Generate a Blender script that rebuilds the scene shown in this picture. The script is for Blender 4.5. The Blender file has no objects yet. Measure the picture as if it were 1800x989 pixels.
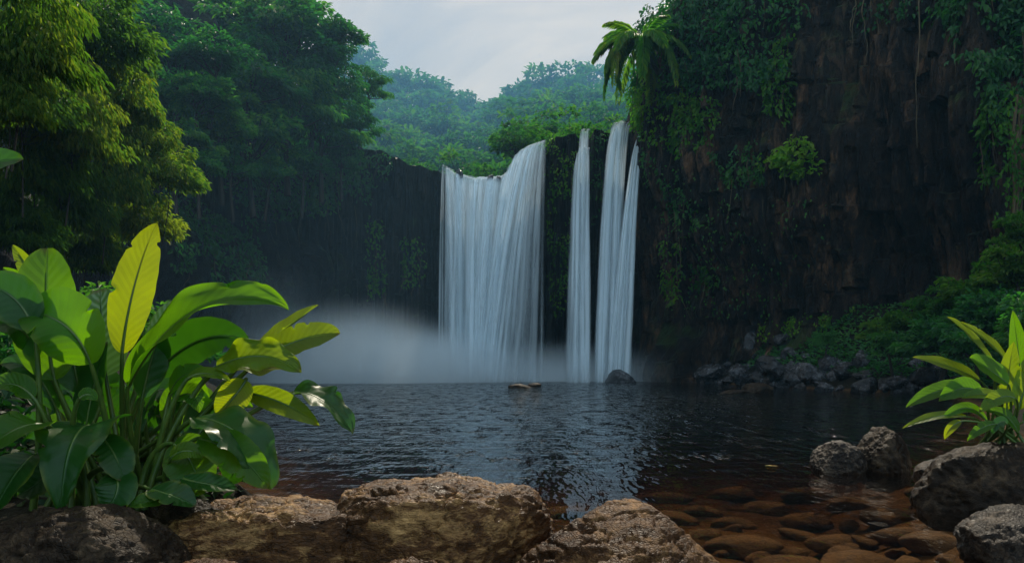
import bpy, bmesh, math, random
import numpy as np
from mathutils import Vector, Matrix

# ------------------------------------------------------------------ camera, world, sun, exposure
F = 1559.0; CX = 900.0; HY = 638.0; CAMZ = 1.0
sc = bpy.context.scene
C = sc.collection
R = math.radians
cam_d = bpy.data.cameras.new('camera'); cam = bpy.data.objects.new('camera', cam_d); C.objects.link(cam)
cam.location = (0, 0, CAMZ); cam.rotation_euler = (R(90), 0, 0)
cam_d.sensor_width = 36; cam_d.lens = 36*F/1800; cam_d.shift_y = (HY-494.5)/1800
cam_d.clip_start = 0.05; cam_d.clip_end = 5000
sc.camera = cam

SUN_EL, SUN_AZ = 48, 6           # azimuth clockwise from +Y (the way the camera looks)
world = bpy.data.worlds.new('World'); sc.world = world; world.use_nodes = True
wn = world.node_tree.nodes; wl = world.node_tree.links
wn.clear()
wo = wn.new('ShaderNodeOutputWorld'); bg = wn.new('ShaderNodeBackground'); bg.inputs[1].default_value = 0.13
sky = wn.new('ShaderNodeTexSky'); sky.sky_type = 'NISHITA'; sky.sun_disc = False
sky.sun_elevation = R(SUN_EL); sky.sun_rotation = R(SUN_AZ); sky.air_density = 1.2; sky.dust_density = 1.5
tc = wn.new('ShaderNodeTexCoord'); sep = wn.new('ShaderNodeSeparateXYZ'); wl.new(tc.outputs['Generated'], sep.inputs[0])
zz = wn.new('ShaderNodeMath'); zz.operation = 'MAXIMUM'; wl.new(sep.outputs[2], zz.inputs[0]); zz.inputs[1].default_value = 0.0
za = wn.new('ShaderNodeMath'); za.operation = 'ADD'; wl.new(zz.outputs[0], za.inputs[0]); za.inputs[1].default_value = 0.18
dv = []
for i in (0, 1):
    d = wn.new('ShaderNodeMath'); d.operation = 'DIVIDE'; wl.new(sep.outputs[i], d.inputs[0]); wl.new(za.outputs[0], d.inputs[1]); dv.append(d)
cmb = wn.new('ShaderNodeCombineXYZ'); wl.new(dv[0].outputs[0], cmb.inputs[0]); wl.new(dv[1].outputs[0], cmb.inputs[1])
cn = wn.new('ShaderNodeTexNoise'); cn.inputs['Scale'].default_value = 1.6; cn.inputs['Detail'].default_value = 7; cn.inputs['Roughness'].default_value = 0.55
cn.inputs['Distortion'].default_value = 0.6
wl.new(cmb.outputs[0], cn.inputs['Vector'])
cr = wn.new('ShaderNodeMapRange'); cr.inputs[1].default_value = 0.33; cr.inputs[2].default_value = 0.66; cr.inputs[3].default_value = 0.72; cr.inputs[4].default_value = 1.0
wl.new(cn.outputs['Fac'], cr.inputs[0])
mx = wn.new('ShaderNodeMix'); mx.data_type = 'RGBA'
# thin grey cloud ahead, towards the sun; brighter bluish sky behind the camera, unseen, added as fill for the falls
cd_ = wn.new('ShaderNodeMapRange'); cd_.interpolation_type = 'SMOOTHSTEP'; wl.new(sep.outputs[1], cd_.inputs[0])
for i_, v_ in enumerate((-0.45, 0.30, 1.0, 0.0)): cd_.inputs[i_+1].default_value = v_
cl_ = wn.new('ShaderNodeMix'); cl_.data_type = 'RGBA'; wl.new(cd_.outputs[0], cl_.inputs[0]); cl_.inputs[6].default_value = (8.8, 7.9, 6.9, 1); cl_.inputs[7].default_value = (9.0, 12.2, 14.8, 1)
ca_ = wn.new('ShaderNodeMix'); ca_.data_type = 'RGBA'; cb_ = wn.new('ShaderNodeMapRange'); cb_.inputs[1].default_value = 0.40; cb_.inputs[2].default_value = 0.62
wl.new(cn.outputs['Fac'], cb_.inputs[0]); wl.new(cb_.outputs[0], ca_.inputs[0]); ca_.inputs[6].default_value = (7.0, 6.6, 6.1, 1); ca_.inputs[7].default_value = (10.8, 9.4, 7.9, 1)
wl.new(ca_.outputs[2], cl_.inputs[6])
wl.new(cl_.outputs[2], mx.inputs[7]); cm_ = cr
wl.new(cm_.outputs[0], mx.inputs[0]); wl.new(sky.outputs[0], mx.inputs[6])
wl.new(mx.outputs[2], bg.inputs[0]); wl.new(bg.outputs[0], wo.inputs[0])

sd = bpy.data.lights.new('sun', 'SUN'); sd.energy = 5.0; sd.angle = R(0.5); sd.color = (1.0, 0.89, 0.71)
sun = bpy.data.objects.new('sun', sd); C.objects.link(sun)
SDIR = Vector((math.sin(R(SUN_AZ))*math.cos(R(SUN_EL)), math.cos(R(SUN_AZ))*math.cos(R(SUN_EL)), math.sin(R(SUN_EL))))
sun.rotation_euler = SDIR.to_track_quat('Z', 'Y').to_euler()
sc.view_settings.view_transform = 'Standard'; sc.view_settings.look = 'None'
sc.view_settings.gamma = 1.0; sc.view_settings.use_curve_mapping = False
sc.view_settings.exposure = -0.55
cy = sc.cycles
cy.max_bounces = 8; cy.diffuse_bounces = 3; cy.glossy_bounces = 3; cy.transmission_bounces = 4
cy.transparent_max_bounces = 24; cy.volume_bounces = 3; cy.volume_step_rate = 2.0; cy.volume_max_steps = 96
cy.use_denoising = True; cy.caustics_reflective = False; cy.caustics_refractive = False
cy.sample_clamp_indirect = 4.0

rng = np.random.default_rng(7); random.seed(7)

# ------------------------------------------------------------------ helpers
def P(px, py, Y):
    return np.array(((px-CX)/F*Y, Y, CAMZ+(HY-py)/F*Y))
def proj(p):
    p = np.asarray(p); Y = np.maximum(p[..., 1], 0.1)
    return CX+F*p[..., 0]/Y, HY-F*(p[..., 2]-CAMZ)/Y
def unit(v):
    v = np.asarray(v, float); return v/np.maximum(np.linalg.norm(v, axis=-1, keepdims=True), 1e-9)
def _hash(ix, iy, iz, seed):
    n = (ix*73856093) ^ (iy*19349663) ^ (iz*83492791) ^ (seed*50331653+12345)
    n = n & 0xFFFFFFFF
    n = ((n ^ (n >> 16))*0x45d9f3b) & 0xFFFFFFFF
    n = ((n ^ (n >> 16))*0x45d9f3b) & 0xFFFFFFFF
    n = n ^ (n >> 16)
    return n.astype(np.float64)/4294967295.0
def vnoise(p, seed=0):
    p = np.asarray(p, float); i = np.floor(p).astype(np.int64); f = p-i
    u = f*f*f*(f*(f*6-15)+10)
    x, y, z = i[..., 0], i[..., 1], i[..., 2]; r = 0
    for dx in (0, 1):
        wx = u[..., 0] if dx else 1-u[..., 0]
        for dy in (0, 1):
            wy = u[..., 1] if dy else 1-u[..., 1]
            for dz in (0, 1):
                wz = u[..., 2] if dz else 1-u[..., 2]
                r = r+wx*wy*wz*_hash(x+dx, y+dy, z+dz, seed)
    return r*2-1
ROT = np.array([[0.00, 0.80, 0.60], [-0.80, 0.36, -0.48], [-0.60, -0.48, 0.64]])
def fbm(p, octv=5, seed=0, gain=0.5, ridged=False):
    p = np.asarray(p, float); a = 1.0; s = 0; t = 0
    for o in range(octv):
        n = vnoise(p, seed+o)
        if ridged: n = 1-2*np.abs(n)
        s = s+a*n; t += a; a *= gain; p = p@ROT.T*2.03+3.1
    return s/t

def link(o, parent=None):
    C.objects.link(o)
    if parent is not None: o.parent = parent
    return o
def npmesh(name, v, faces, mat, uv=None, smooth=True, attrs=None):
    """faces: list of int arrays (M,k)"""
    me = bpy.data.meshes.new(name); v = np.asarray(v, np.float32)
    if isinstance(faces, np.ndarray): faces = [faces]
    faces = [np.asarray(f, np.int32) for f in faces if len(f)]
    li = np.concatenate([f.ravel() for f in faces]); cnt = np.concatenate([np.full(len(f), f.shape[1], np.int32) for f in faces])
    me.vertices.add(len(v)); me.vertices.foreach_set('co', v.ravel())
    me.loops.add(len(li)); me.loops.foreach_set('vertex_index', li)
    me.polygons.add(len(cnt)); st = np.concatenate(([0], np.cumsum(cnt)[:-1])).astype(np.int32)
    me.polygons.foreach_set('loop_start', st)
    me.polygons.foreach_set('use_smooth', np.full(len(cnt), bool(smooth)))
    if uv is not None:
        l = me.uv_layers.new(name='UVMap'); l.data.foreach_set('uv', np.asarray(uv, np.float32)[li].ravel())
    for k, a in (attrs or {}).items():
        at = me.attributes.new(k, 'FLOAT', 'POINT'); at.data.foreach_set('value', np.asarray(a, np.float32))
    me.update(); me.validate(); me.materials.append(mat)
    return me
def mobj(name, me, parent=None, loc=None):
    o = bpy.data.objects.new(name, me); link(o, parent)
    if loc is not None: o.location = loc
    return o
def tag(o, label, cat, group=None, kind=None):
    if label: o['label'] = label
    if cat: o['category'] = cat
    if group: o['group'] = group
    if kind: o['kind'] = kind
    return o
def empty(name, loc, label, cat, group=None, rz=0, s=1):
    o = bpy.data.objects.new(name, None); o.empty_display_size = 0.3; C.objects.link(o)
    o.location = loc; o.rotation_euler = (0, 0, rz); o.scale = (s, s, s)
    return tag(o, label, cat, group)
def copy_thing(root, loc, rz, s, label, group=None):
    r = root.copy(); C.objects.link(r); r.location = loc; r.rotation_euler = (0, 0, rz)
    r.scale = s if isinstance(s, tuple) else (s, s, s)
    r['label'] = label
    if group: r['group'] = group
    for ch in list(root.children):
        c = ch.copy(); C.objects.link(c); c.parent = r
        for g in ch.children:
            d = g.copy(); C.objects.link(d); d.parent = c
    return r
def box_mesh(name, a, b, mat):
    (x0, y0, z0), (x1, y1, z1) = a, b
    v = [(x, y, z) for x in (x0, x1) for y in (y0, y1) for z in (z0, z1)]
    f = np.array([[0, 1, 3, 2], [4, 6, 7, 5], [0, 4, 5, 1], [2, 3, 7, 6], [0, 2, 6, 4], [1, 5, 7, 3]])
    return npmesh(name, v, f, mat, smooth=False)
def gridfaces(nu, nv):
    i = np.arange((nu-1)*(nv-1)); a = i//(nv-1)*nv+i % (nv-1)
    return np.stack([a, a+nv, a+nv+1, a+1], 1)
def tube(pts, rad, n=7):
    pts = np.asarray(pts, float); rad = np.broadcast_to(rad, (len(pts),)); t = unit(np.gradient(pts, axis=0))
    ref = np.array([0.31, 0.87, 0.38]); a = unit(np.cross(t, ref)); b = np.cross(t, a)
    an = np.linspace(0, 2*np.pi, n, endpoint=False)
    ring = a[:, None]*np.cos(an)[None, :, None]+b[:, None]*np.sin(an)[None, :, None]
    v = (pts[:, None]+ring*rad[:, None, None]).reshape(-1, 3)
    f = []
    for k in range(len(pts)-1):
        for j in range(n):
            f.append((k*n+j, k*n+(j+1) % n, (k+1)*n+(j+1) % n, (k+1)*n+j))
    return v, np.array(f)
class MB:
    def __init__(s): s.v = []; s.f = {}; s.n = 0
    def add(s, v, f):
        s.f.setdefault(f.shape[1], []).append(f+s.n); s.v.append(v); s.n += len(v); return s
    def mesh(s, name, mat):
        return npmesh(name, np.concatenate(s.v), [np.concatenate(x) for x in s.f.values()], mat)
def bez(ps, n):
    ps = np.asarray(ps, float); t = np.linspace(0, 1, n)[:, None]; k = len(ps)-1
    return sum(math.comb(k, i)*(t**i)*((1-t)**(k-i))*ps[i] for i in range(k+1))
LT = np.array([(0, 0, 0), (.36, .28, .10), (.34, .62, .08), (0, 1, -.12), (-.34, .62, .08), (-.36, .28, .10)])
def leaves(pos, axis, nrm, ln, wd):
    """many small leaves, six corners each, folded along the midrib"""
    axis = unit(axis); side = unit(np.cross(axis, nrm)); n2 = np.cross(side, axis)
    ln = np.broadcast_to(ln, (len(pos),)); wd = np.broadcast_to(wd, (len(pos),))
    v = pos[:, None]+side[:, None]*(LT[None, :, 0:1]*wd[:, None, None])+axis[:, None]*(LT[None, :, 1:2]*ln[:, None, None])+n2[:, None]*(LT[None, :, 2:3]*ln[:, None, None])
    b = np.arange(len(pos))[:, None]*6
    f = np.concatenate([b+np.array([[0, 1, 2, 3]]), b+np.array([[0, 3, 4, 5]])])
    return v.reshape(-1, 3), f
def rdir(n): return unit(rng.normal(size=(n, 3)))

# ------------------------------------------------------------------ materials
class NT:
    def __init__(s, name):
        s.m = bpy.data.materials.new(name); s.m.use_nodes = True; s.t = s.m.node_tree; s.t.nodes.clear()
        s.out = s.n('ShaderNodeOutputMaterial')
    def n(s, ty, **kw):
        x = s.t.nodes.new(ty)
        for k, v in kw.items():
            if k.startswith('_'): setattr(x, k[1:], v)
            else: s.set(x.inputs[k.replace('__', ' ')], v)
        return x
    def set(s, inp, v):
        if isinstance(v, bpy.types.NodeSocket): s.t.links.new(v, inp)
        else: inp.default_value = v if not (isinstance(v, tuple) and len(v) == 3 and inp.type == 'RGBA') else (*v, 1)
    def math(s, op, a, b=0.0, clamp=False):
        x = s.n('ShaderNodeMath', _operation=op); s.set(x.inputs[0], a); s.set(x.inputs[1], b); x.use_clamp = clamp; return x.outputs[0]
    def vmul(s, vec, k):
        x = s.n('ShaderNodeVectorMath', _operation='MULTIPLY'); s.set(x.inputs[0], vec); x.inputs[1].default_value = k; return x.outputs[0]
    def noise(s, vec, scale, detail=4, rough=0.55, dist=0.0, ty=None):
        x = s.n('ShaderNodeTexNoise', Scale=scale, Detail=detail, Roughness=rough, Distortion=dist)
        if ty: x.noise_type = ty
        s.set(x.inputs['Vector'], vec); return x.outputs['Fac']
    def maprange(s, v, a, b, c=0.0, d=1.0, smooth=False):
        x = s.n('ShaderNodeMapRange'); x.interpolation_type = 'SMOOTHSTEP' if smooth else 'LINEAR'
        s.set(x.inputs[0], v)
        for i, q in enumerate((a, b, c, d)): s.set(x.inputs[i+1], q)
        return x.outputs[0]
    def mix(s, f, a, b, mode='MIX'):
        x = s.n('ShaderNodeMix', _data_type='RGBA', _blend_type=mode)
        s.set(x.inputs[0], f); s.set(x.inputs[6], a); s.set(x.inputs[7], b); return x.outputs[2]
    def ramp(s, f, stops):
        x = s.n('ShaderNodeValToRGB'); e = x.color_ramp.elements
        while len(e) < len(stops): e.new(0.5)
        for i, (p, c) in enumerate(stops): e[i].position = p; e[i].color = (*c, 1)
        s.set(x.inputs[0], f); return x.outputs[0]
    def bump(s, h, strength=0.5, dist=0.05, normal=None):
        x = s.n('ShaderNodeBump', Strength=strength, Distance=dist); s.set(x.inputs['Height'], h)
        if normal is not None: s.set(x.inputs['Normal'], normal)
        return x.outputs[0]
    def surf(s, sh): s.t.links.new(sh, s.out.inputs['Surface']); return s.m

def foliage_mat(name, dark, light, yellow, trans=0.45, rough=0.45, tint=(0.5, 1.0, 0.25)):
    k = NT(name)
    geo = k.n('ShaderNodeNewGeometry'); oi = k.n('ShaderNodeObjectInfo')
    n1 = k.noise(geo.outputs['Position'], 0.35, 3)
    isl = geo.outputs['Random Per Island']
    f = k.math('ADD', k.math('MULTIPLY', isl, 0.55), k.math('MULTIPLY', k.maprange(n1, 0.3, 0.7), 0.6))
    f = k.math('ADD', f, k.math('MULTIPLY', k.math('SUBTRACT', oi.outputs['Random'], 0.5), 0.45), True)
    col = k.ramp(f, [(0.0, dark), (0.55, light), (1.0, yellow)])
    pb = k.n('ShaderNodeBsdfPrincipled', Base__Color=col, Roughness=rough); pb.inputs['Specular IOR Level'].default_value = 0.22
    tcol = k.mix(1.0, col, (*[2.6*c for c in tint],), 'MULTIPLY')
    tr = k.n('ShaderNodeBsdfTranslucent', Color=tcol)
    mx = k.n('ShaderNodeMixShader'); mx.inputs[0].default_value = trans
    k.t.links.new(pb.outputs[0], mx.inputs[1]); k.t.links.new(tr.outputs[0], mx.inputs[2])
    return k.surf(mx.outputs[0])
M_forest = foliage_mat('forest_leaves', (0.010, 0.044, 0.022), (0.030, 0.105, 0.042), (0.11, 0.18, 0.035), 0.5)
M_far = foliage_mat('hillside_leaves', (0.014, 0.050, 0.020), (0.042, 0.105, 0.030), (0.10, 0.15, 0.03), 0.5, 0.7)
M_feather = foliage_mat('feathery_leaves', (0.020, 0.062, 0.015), (0.070, 0.135, 0.022), (0.18, 0.195, 0.026), 0.62, tint=(0.8, 1.0, 0.28))
M_ivy = foliage_mat('vine_leaves', (0.012, 0.060, 0.022), (0.038, 0.125, 0.040), (0.085, 0.18, 0.040), 0.4, 0.35)
M_ivyb = foliage_mat('bright_vine_leaves', (0.024, 0.090, 0.016), (0.070, 0.17, 0.018), (0.17, 0.25, 0.022), 0.45, 0.55)
M_shrub = foliage_mat('shrub_leaves', (0.012, 0.050, 0.010), (0.036, 0.100, 0.013), (0.11, 0.16, 0.018), 0.45, 0.55)
M_under = foliage_mat('undergrowth_leaves', (0.006, 0.022, 0.008), (0.014, 0.045, 0.014), (0.05, 0.06, 0.016), 0.3, 0.5)
M_palm = foliage_mat('palm_leaves', (0.035, 0.10, 0.030), (0.09, 0.16, 0.035), (0.26, 0.24, 0.03), 0.55, 0.45)

def bark_mat(name, a, b):
    k = NT(name); g = k.n('ShaderNodeNewGeometry')
    h = k.noise(k.vmul(g.outputs['Position'], (6, 6, 1.2)), 1.5, 5, 0.6)
    pb = k.n('ShaderNodeBsdfPrincipled', Base__Color=k.ramp(h, [(0.3, a), (0.7, b)]), Roughness=0.85, Normal=k.bump(h, 0.6, 0.05))
    return k.surf(pb.outputs[0])
M_bark = bark_mat('bark', (0.012, 0.010, 0.007), (0.045, 0.034, 0.022))
M_vine = bark_mat('vine_stem', (0.05, 0.035, 0.02), (0.16, 0.11, 0.05))

def rock_mat(name, c0, c1, c2, rough=0.6, scale=1.0, bumpd=0.02, wet=0.0, moss=0.0, stretch=(1, 1, 1), bs=0.9, spec=0.3, crack=0):
    k = NT(name); g = k.n('ShaderNodeNewGeometry'); p = k.vmul(g.outputs['Position'], stretch)
    big = k.noise(p, 2.2*scale, 5, 0.6); med = k.noise(p, 9*scale, 6, 0.65, 0.6); fine = k.noise(p, 55*scale, 5, 0.7)
    vor = k.n('ShaderNodeTexVoronoi', Scale=26*scale); vor.feature = 'DISTANCE_TO_EDGE'; k.set(vor.inputs['Vector'], p)
    f = k.math('ADD', k.math('MULTIPLY', big, 0.45), k.math('ADD', k.math('MULTIPLY', med, 0.48), k.math('MULTIPLY', fine, 0.2)))
    col = k.ramp(f, [(0.40, c0), (0.56, c1), (0.72, c2)])
    if crack:
        pw = k.n('ShaderNodeVectorMath', _operation='ADD'); k.set(pw.inputs[0], p); nn_ = k.n('ShaderNodeTexNoise', Scale=1.5, Detail=4.0); k.set(nn_.inputs['Vector'], p)
        sc_ = k.n('ShaderNodeVectorMath', _operation='SCALE'); k.set(sc_.inputs[0], nn_.outputs['Color']); sc_.inputs['Scale'].default_value = 0.7; k.set(pw.inputs[1], sc_.outputs[0])
        v2 = k.n('ShaderNodeTexVoronoi', Scale=crack); v2.feature = 'DISTANCE_TO_EDGE'; k.set(v2.inputs['Vector'], pw.outputs[0])
        v3 = k.n('ShaderNodeTexVoronoi', Scale=crack); k.set(v3.inputs['Vector'], pw.outputs[0]); cv_ = k.n('ShaderNodeSeparateColor'); k.set(cv_.inputs[0], v3.outputs['Color'])
        col = k.mix(1.0, col, k.ramp(cv_.outputs[0], [(0.0, (0.45, 0.45, 0.5)), (0.6, (0.9, 0.88, 0.85)), (1.0, (1.9, 1.6, 1.35))]), 'MULTIPLY')
        col = k.mix(k.maprange(v2.outputs['Distance'], 0.0, 0.05, 0.85, 0.0), col, (0.001, 0.001, 0.001))
    if moss:
        z = k.n('ShaderNodeSeparateXYZ'); k.set(z.inputs[0], g.outputs['Normal'])
        mm = k.math('MULTIPLY', k.maprange(z.outputs[2], 0.05, 0.7), k.maprange(k.noise(p, 1.1*scale, 4), 0.5, 0.62))
        col = k.mix(k.math('MULTIPLY', mm, moss), col, (0.03, 0.06, 0.012))
    h = k.math('ADD', k.math('MULTIPLY', med, 0.6), k.math('ADD', k.math('MULTIPLY', fine, 0.18), k.math('MULTIPLY', k.maprange(vor.outputs['Distance'], 0, 0.12), 0.10)))
    ro = k.maprange(med, 0.3, 0.7, rough-0.18, rough+0.12)
    pb = k.n('ShaderNodeBsdfPrincipled', Base__Color=col, Roughness=ro, Normal=k.bump(h, bs, bumpd))
    pb.inputs['Specular IOR Level'].default_value = spec
    return k.surf(pb.outputs[0])
M_tan = rock_mat('tan_rock', (0.005, 0.0025, 0.001), (0.085, 0.034, 0.009), (0.54, 0.30, 0.11), 0.46, 2.0, 0.026, stretch=(0.7, 1, 1.8), bs=0.9, spec=0.2)
M_brown = rock_mat('brown_rock', (0.007, 0.003, 0.0015), (0.075, 0.030, 0.009), (0.32, 0.165, 0.062), 0.5, 2.0, 0.022, spec=0.18, stretch=(1.3, 1, 1.8), bs=1.0)
M_dark = rock_mat('dark_rock', (0.004, 0.003, 0.002), (0.020, 0.0125, 0.0075), (0.10, 0.066, 0.038), 0.5, 1.8, 0.035, bs=0.6, spec=0.10)
M_grey = rock_mat('grey_rock', (0.003, 0.0025, 0.002), (0.016, 0.011, 0.008), (0.12, 0.086, 0.058), 0.5, 1.8, 0.03, bs=0.8, spec=0.18)
M_wet = rock_mat('wet_rock', (0.003, 0.003, 0.0035), (0.012, 0.012, 0.014), (0.15, 0.15, 0.16), 0.22, 0.5, 0.10, spec=0.5, bs=0.9)
M_bedrock = rock_mat('submerged_rock', (0.03, 0.015, 0.006), (0.16, 0.078, 0.026), (0.30, 0.16, 0.06), 0.8, 1.2, 0.03)
M_cliff = rock_mat('basalt_cliff', (0.002, 0.002, 0.002), (0.024, 0.016, 0.0115), (0.18, 0.105, 0.062), 0.42, 0.42, 0.40, spec=0.2, crack=1.1, moss=0.9, stretch=(1, 1, 0.35), bs=0.9)
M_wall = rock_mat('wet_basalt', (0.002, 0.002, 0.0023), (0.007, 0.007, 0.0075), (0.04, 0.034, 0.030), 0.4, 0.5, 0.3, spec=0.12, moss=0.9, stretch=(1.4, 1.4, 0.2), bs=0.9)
def soil_mat():
    k = NT('soil'); g = k.n('ShaderNodeNewGeometry'); p = g.outputs['Position']
    n = k.noise(p, 1.3, 6, 0.65); n2 = k.noise(p, 14, 4, 0.6)
    z = k.n('ShaderNodeSeparateXYZ'); k.set(z.inputs[0], p)
    wetc = k.ramp(k.math('ADD', k.math('MULTIPLY', n, 0.6), k.math('MULTIPLY', n2, 0.4)), [(0.35, (0.05, 0.025, 0.009)), (0.55, (0.16, 0.082, 0.030)), (0.7, (0.26, 0.15, 0.06))])
    dry = k.ramp(n2, [(0.35, (0.006, 0.006, 0.004)), (0.65, (0.022, 0.019, 0.012))])
    col = k.mix(k.maprange(z.outputs[2], -0.03, 0.1), wetc, dry)
    pb = k.n('ShaderNodeBsdfPrincipled', Base__Color=col, Roughness=0.9, Normal=k.bump(k.math('ADD', n, n2), 0.7, 0.08)); pb.inputs['Specular IOR Level'].default_value = 0.08
    return k.surf(pb.outputs[0])
M_soil = soil_mat()
def hill_mat():
    k = NT('forest_floor'); g = k.n('ShaderNodeNewGeometry'); n = k.noise(g.outputs['Position'], 0.9, 6, 0.7)
    pb = k.n('ShaderNodeBsdfPrincipled', Base__Color=k.ramp(n, [(0.3, (0.006, 0.014, 0.006)), (0.7, (0.025, 0.045, 0.014))]), Roughness=0.9, Normal=k.bump(n, 1.0, 0.5))
    return k.surf(pb.outputs[0])
M_hill = hill_mat()

def water_mat():
    k = NT('pool_water'); g = k.n('ShaderNodeNewGeometry'); p = g.outputs['Position']
    w1 = k.noise(k.vmul(p, (0.8, 1.6, 1)), 1.5, 3, 0.5, 0.5)
    w2 = k.noise(k.vmul(p, (1.6, 0.6, 1)), 1.7, 3, 0.55, 0.4)
    w3 = k.noise(k.vmul(p, (6, 1.3, 1)), 1.3, 2, 0.6)
    w4 = k.noise(k.vmul(p, (1.9, 0.42, 1)), 1.0, 4, 0.6, 0.3)
    y = k.n('ShaderNodeSeparateXYZ'); k.set(y.inputs[0], p)
    calm = k.maprange(y.outputs[1], 6.0, 24.0, 0.07, 0.75)
    h = k.math('ADD', k.math('MULTIPLY', w1, 0.30), k.math('ADD', k.math('MULTIPLY', w2, 0.25), k.math('ADD', k.math('MULTIPLY', w3, 0.18), k.math('MULTIPLY', w4, 0.40))))
    crest = k.maprange(k.noise(k.vmul(p, (3.2, 1.0, 1)), 1.0, 3, 0.6), 0.56, 0.74)
    h = k.math('ADD', h, k.math('MULTIPLY', crest, k.maprange(y.outputs[1], 7.0, 14.0, 0.0, 1.7)))
    nb = k.bump(k.math('MULTIPLY', h, calm), 1.0, 0.5)
    gl = k.n('ShaderNodeBsdfGlossy', Color=(1, 1, 1), Roughness=k.maprange(y.outputs[1], 8.0, 25.0, 0.03, 0.05), Normal=nb)
    tr = k.n('ShaderNodeBsdfTransparent', Color=(0.95, 0.94, 0.92))
    va = k.n('ShaderNodeVolumeAbsorption', Color=(0.72, 0.63, 0.47), Density=1.0); k.t.links.new(va.outputs[0], k.out.inputs['Volume'])
    fr = k.n('ShaderNodeFresnel', IOR=1.33, Normal=nb)
    mx = k.n('ShaderNodeMixShader'); k.set(mx.inputs[0], fr.outputs[0])
    k.t.links.new(tr.outputs[0], mx.inputs[1]); k.t.links.new(gl.outputs[0], mx.inputs[2])
    return k.surf(mx.outputs[0])
M_water = water_mat()
def fall_mat():
    k = NT('falling_water'); uv = k.n('ShaderNodeUVMap'); cov = k.n('ShaderNodeAttribute', _attribute_name='cover')
    a = k.noise(k.vmul(uv.outputs[0], (2.0, 0.10, 1)), 1.0, 3, 0.5, 0.3)
    b = k.noise(k.vmul(uv.outputs[0], (7.0, 0.16, 1)), 1.0, 4, 0.6, 0.15)
    c = k.noise(k.vmul(uv.outputs[0], (22.0, 0.35, 1)), 1.0, 2, 0.5)
    s = k.math('ADD', k.math('MULTIPLY', a, 0.56), k.math('ADD', k.math('MULTIPLY', b, 0.34), k.math('MULTIPLY', c, 0.10)))
    s = k.maprange(s, 0.42, 0.60)
    f = k.math('MULTIPLY', cov.outputs['Fac'], k.maprange(s, 0.0, 1.0, 0.6, 1.75), True)
    d = k.n('ShaderNodeBsdfDiffuse', Color=(0.84, 0.94, 0.99)); t = k.n('ShaderNodeBsdfTranslucent', Color=(0.84, 0.94, 0.99))
    m1 = k.n('ShaderNodeMixShader'); m1.inputs[0].default_value = 0.33
    k.t.links.new(d.outputs[0], m1.inputs[1]); k.t.links.new(t.outputs[0], m1.inputs[2])
    tr = k.n('ShaderNodeBsdfTransparent'); m2 = k.n('ShaderNodeMixShader'); k.set(m2.inputs[0], f)
    k.t.links.new(tr.outputs[0], m2.inputs[1]); k.t.links.new(m1.outputs[0], m2.inputs[2])
    return k.surf(m2.outputs[0])
M_fall = fall_mat()

def bigleaf_mat(name, base, base2, trans_col, vein, nveins=11, trans=0.5, veinw=1.0, rough=0.33, stripes=0.0):
    k = NT(name); uv = k.n('ShaderNodeUVMap'); s = k.n('ShaderNodeSeparateXYZ'); k.set(s.inputs[0], uv.outputs[0])
    t = s.outputs[0]; av = k.math('ABSOLUTE', s.outputs[1]); g = k.n('ShaderNodeNewGeometry')
    ph = k.math('FRACT', k.math('SUBTRACT', k.math('MULTIPLY', t, nveins), k.math('MULTIPLY', k.math('POWER', av, 0.8), nveins*0.16)))
    dst = k.math('ABSOLUTE', k.math('SUBTRACT', ph, 0.5))
    vl = k.maprange(dst, 0.0, 0.16*veinw, 1.0, 0.0, True)
    mid = k.maprange(av, 0.0, 0.07, 1.0, 0.0, True)
    vv = k.math('MAXIMUM', k.math('MULTIPLY', vl, 0.22), mid)
    nz = k.noise(g.outputs['Position'], 9.0, 4, 0.6); fine = k.noise(g.outputs['Position'], 70.0, 3, 0.6)
    col = k.mix(k.maprange(nz, 0.35, 0.65), base, base2)
    if stripes: col = k.mix(k.math('MULTIPLY', k.maprange(dst, 0.15, 0.4), stripes), col, (0.22, 0.30, 0.20))
    blot = k.maprange(k.noise(g.outputs['Position'], 26.0, 4, 0.7), 0.66, 0.72)
    col = k.mix(k.math('MULTIPLY', blot, 0.6), col, (0.10, 0.07, 0.02))
    edge = k.math('MULTIPLY', k.maprange(av, 0.78, 1.0), k.maprange(nz, 0.4, 0.6)); col = k.mix(k.math('MULTIPLY', edge, 0.55), col, (0.20, 0.20, 0.015))
    tip = k.math('MULTIPLY', k.maprange(k.math('ADD', t, k.math('MULTIPLY', fine, 0.06)), 0.96, 1.0), 0.9); col = k.mix(tip, col, (0.09, 0.05, 0.015))
    colv = k.mix(vv, col, vein)
    hgt = k.math('ADD', k.math('MULTIPLY', dst, 0.45), k.math('MULTIPLY', fine, 0.12))
    nb = k.bump(k.math('SUBTRACT', hgt, k.math('MULTIPLY', mid, 0.8)), 0.55, 0.006)
    pb = k.n('ShaderNodeBsdfPrincipled', Base__Color=colv, Roughness=k.maprange(nz, 0.3, 0.7, rough, rough+0.2), Normal=nb); pb.inputs['Specular IOR Level'].default_value = 0.35
    tcv = k.mix(k.math('MULTIPLY', vv, 0.7), trans_col, tuple(c*0.45 for c in trans_col))
    tcv = k.mix(k.math('MULTIPLY', k.maprange(nz, 0.4, 0.65), 0.35), tcv, tuple(c*0.6 for c in trans_col))
    tr = k.n('ShaderNodeBsdfTranslucent', Color=tcv, Normal=nb)
    mx = k.n('ShaderNodeMixShader'); mx.inputs[0].default_value = trans
    k.t.links.new(pb.outputs[0], mx.inputs[1]); k.t.links.new(tr.outputs[0], mx.inputs[2])
    return k.surf(mx.outputs[0])
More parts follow.
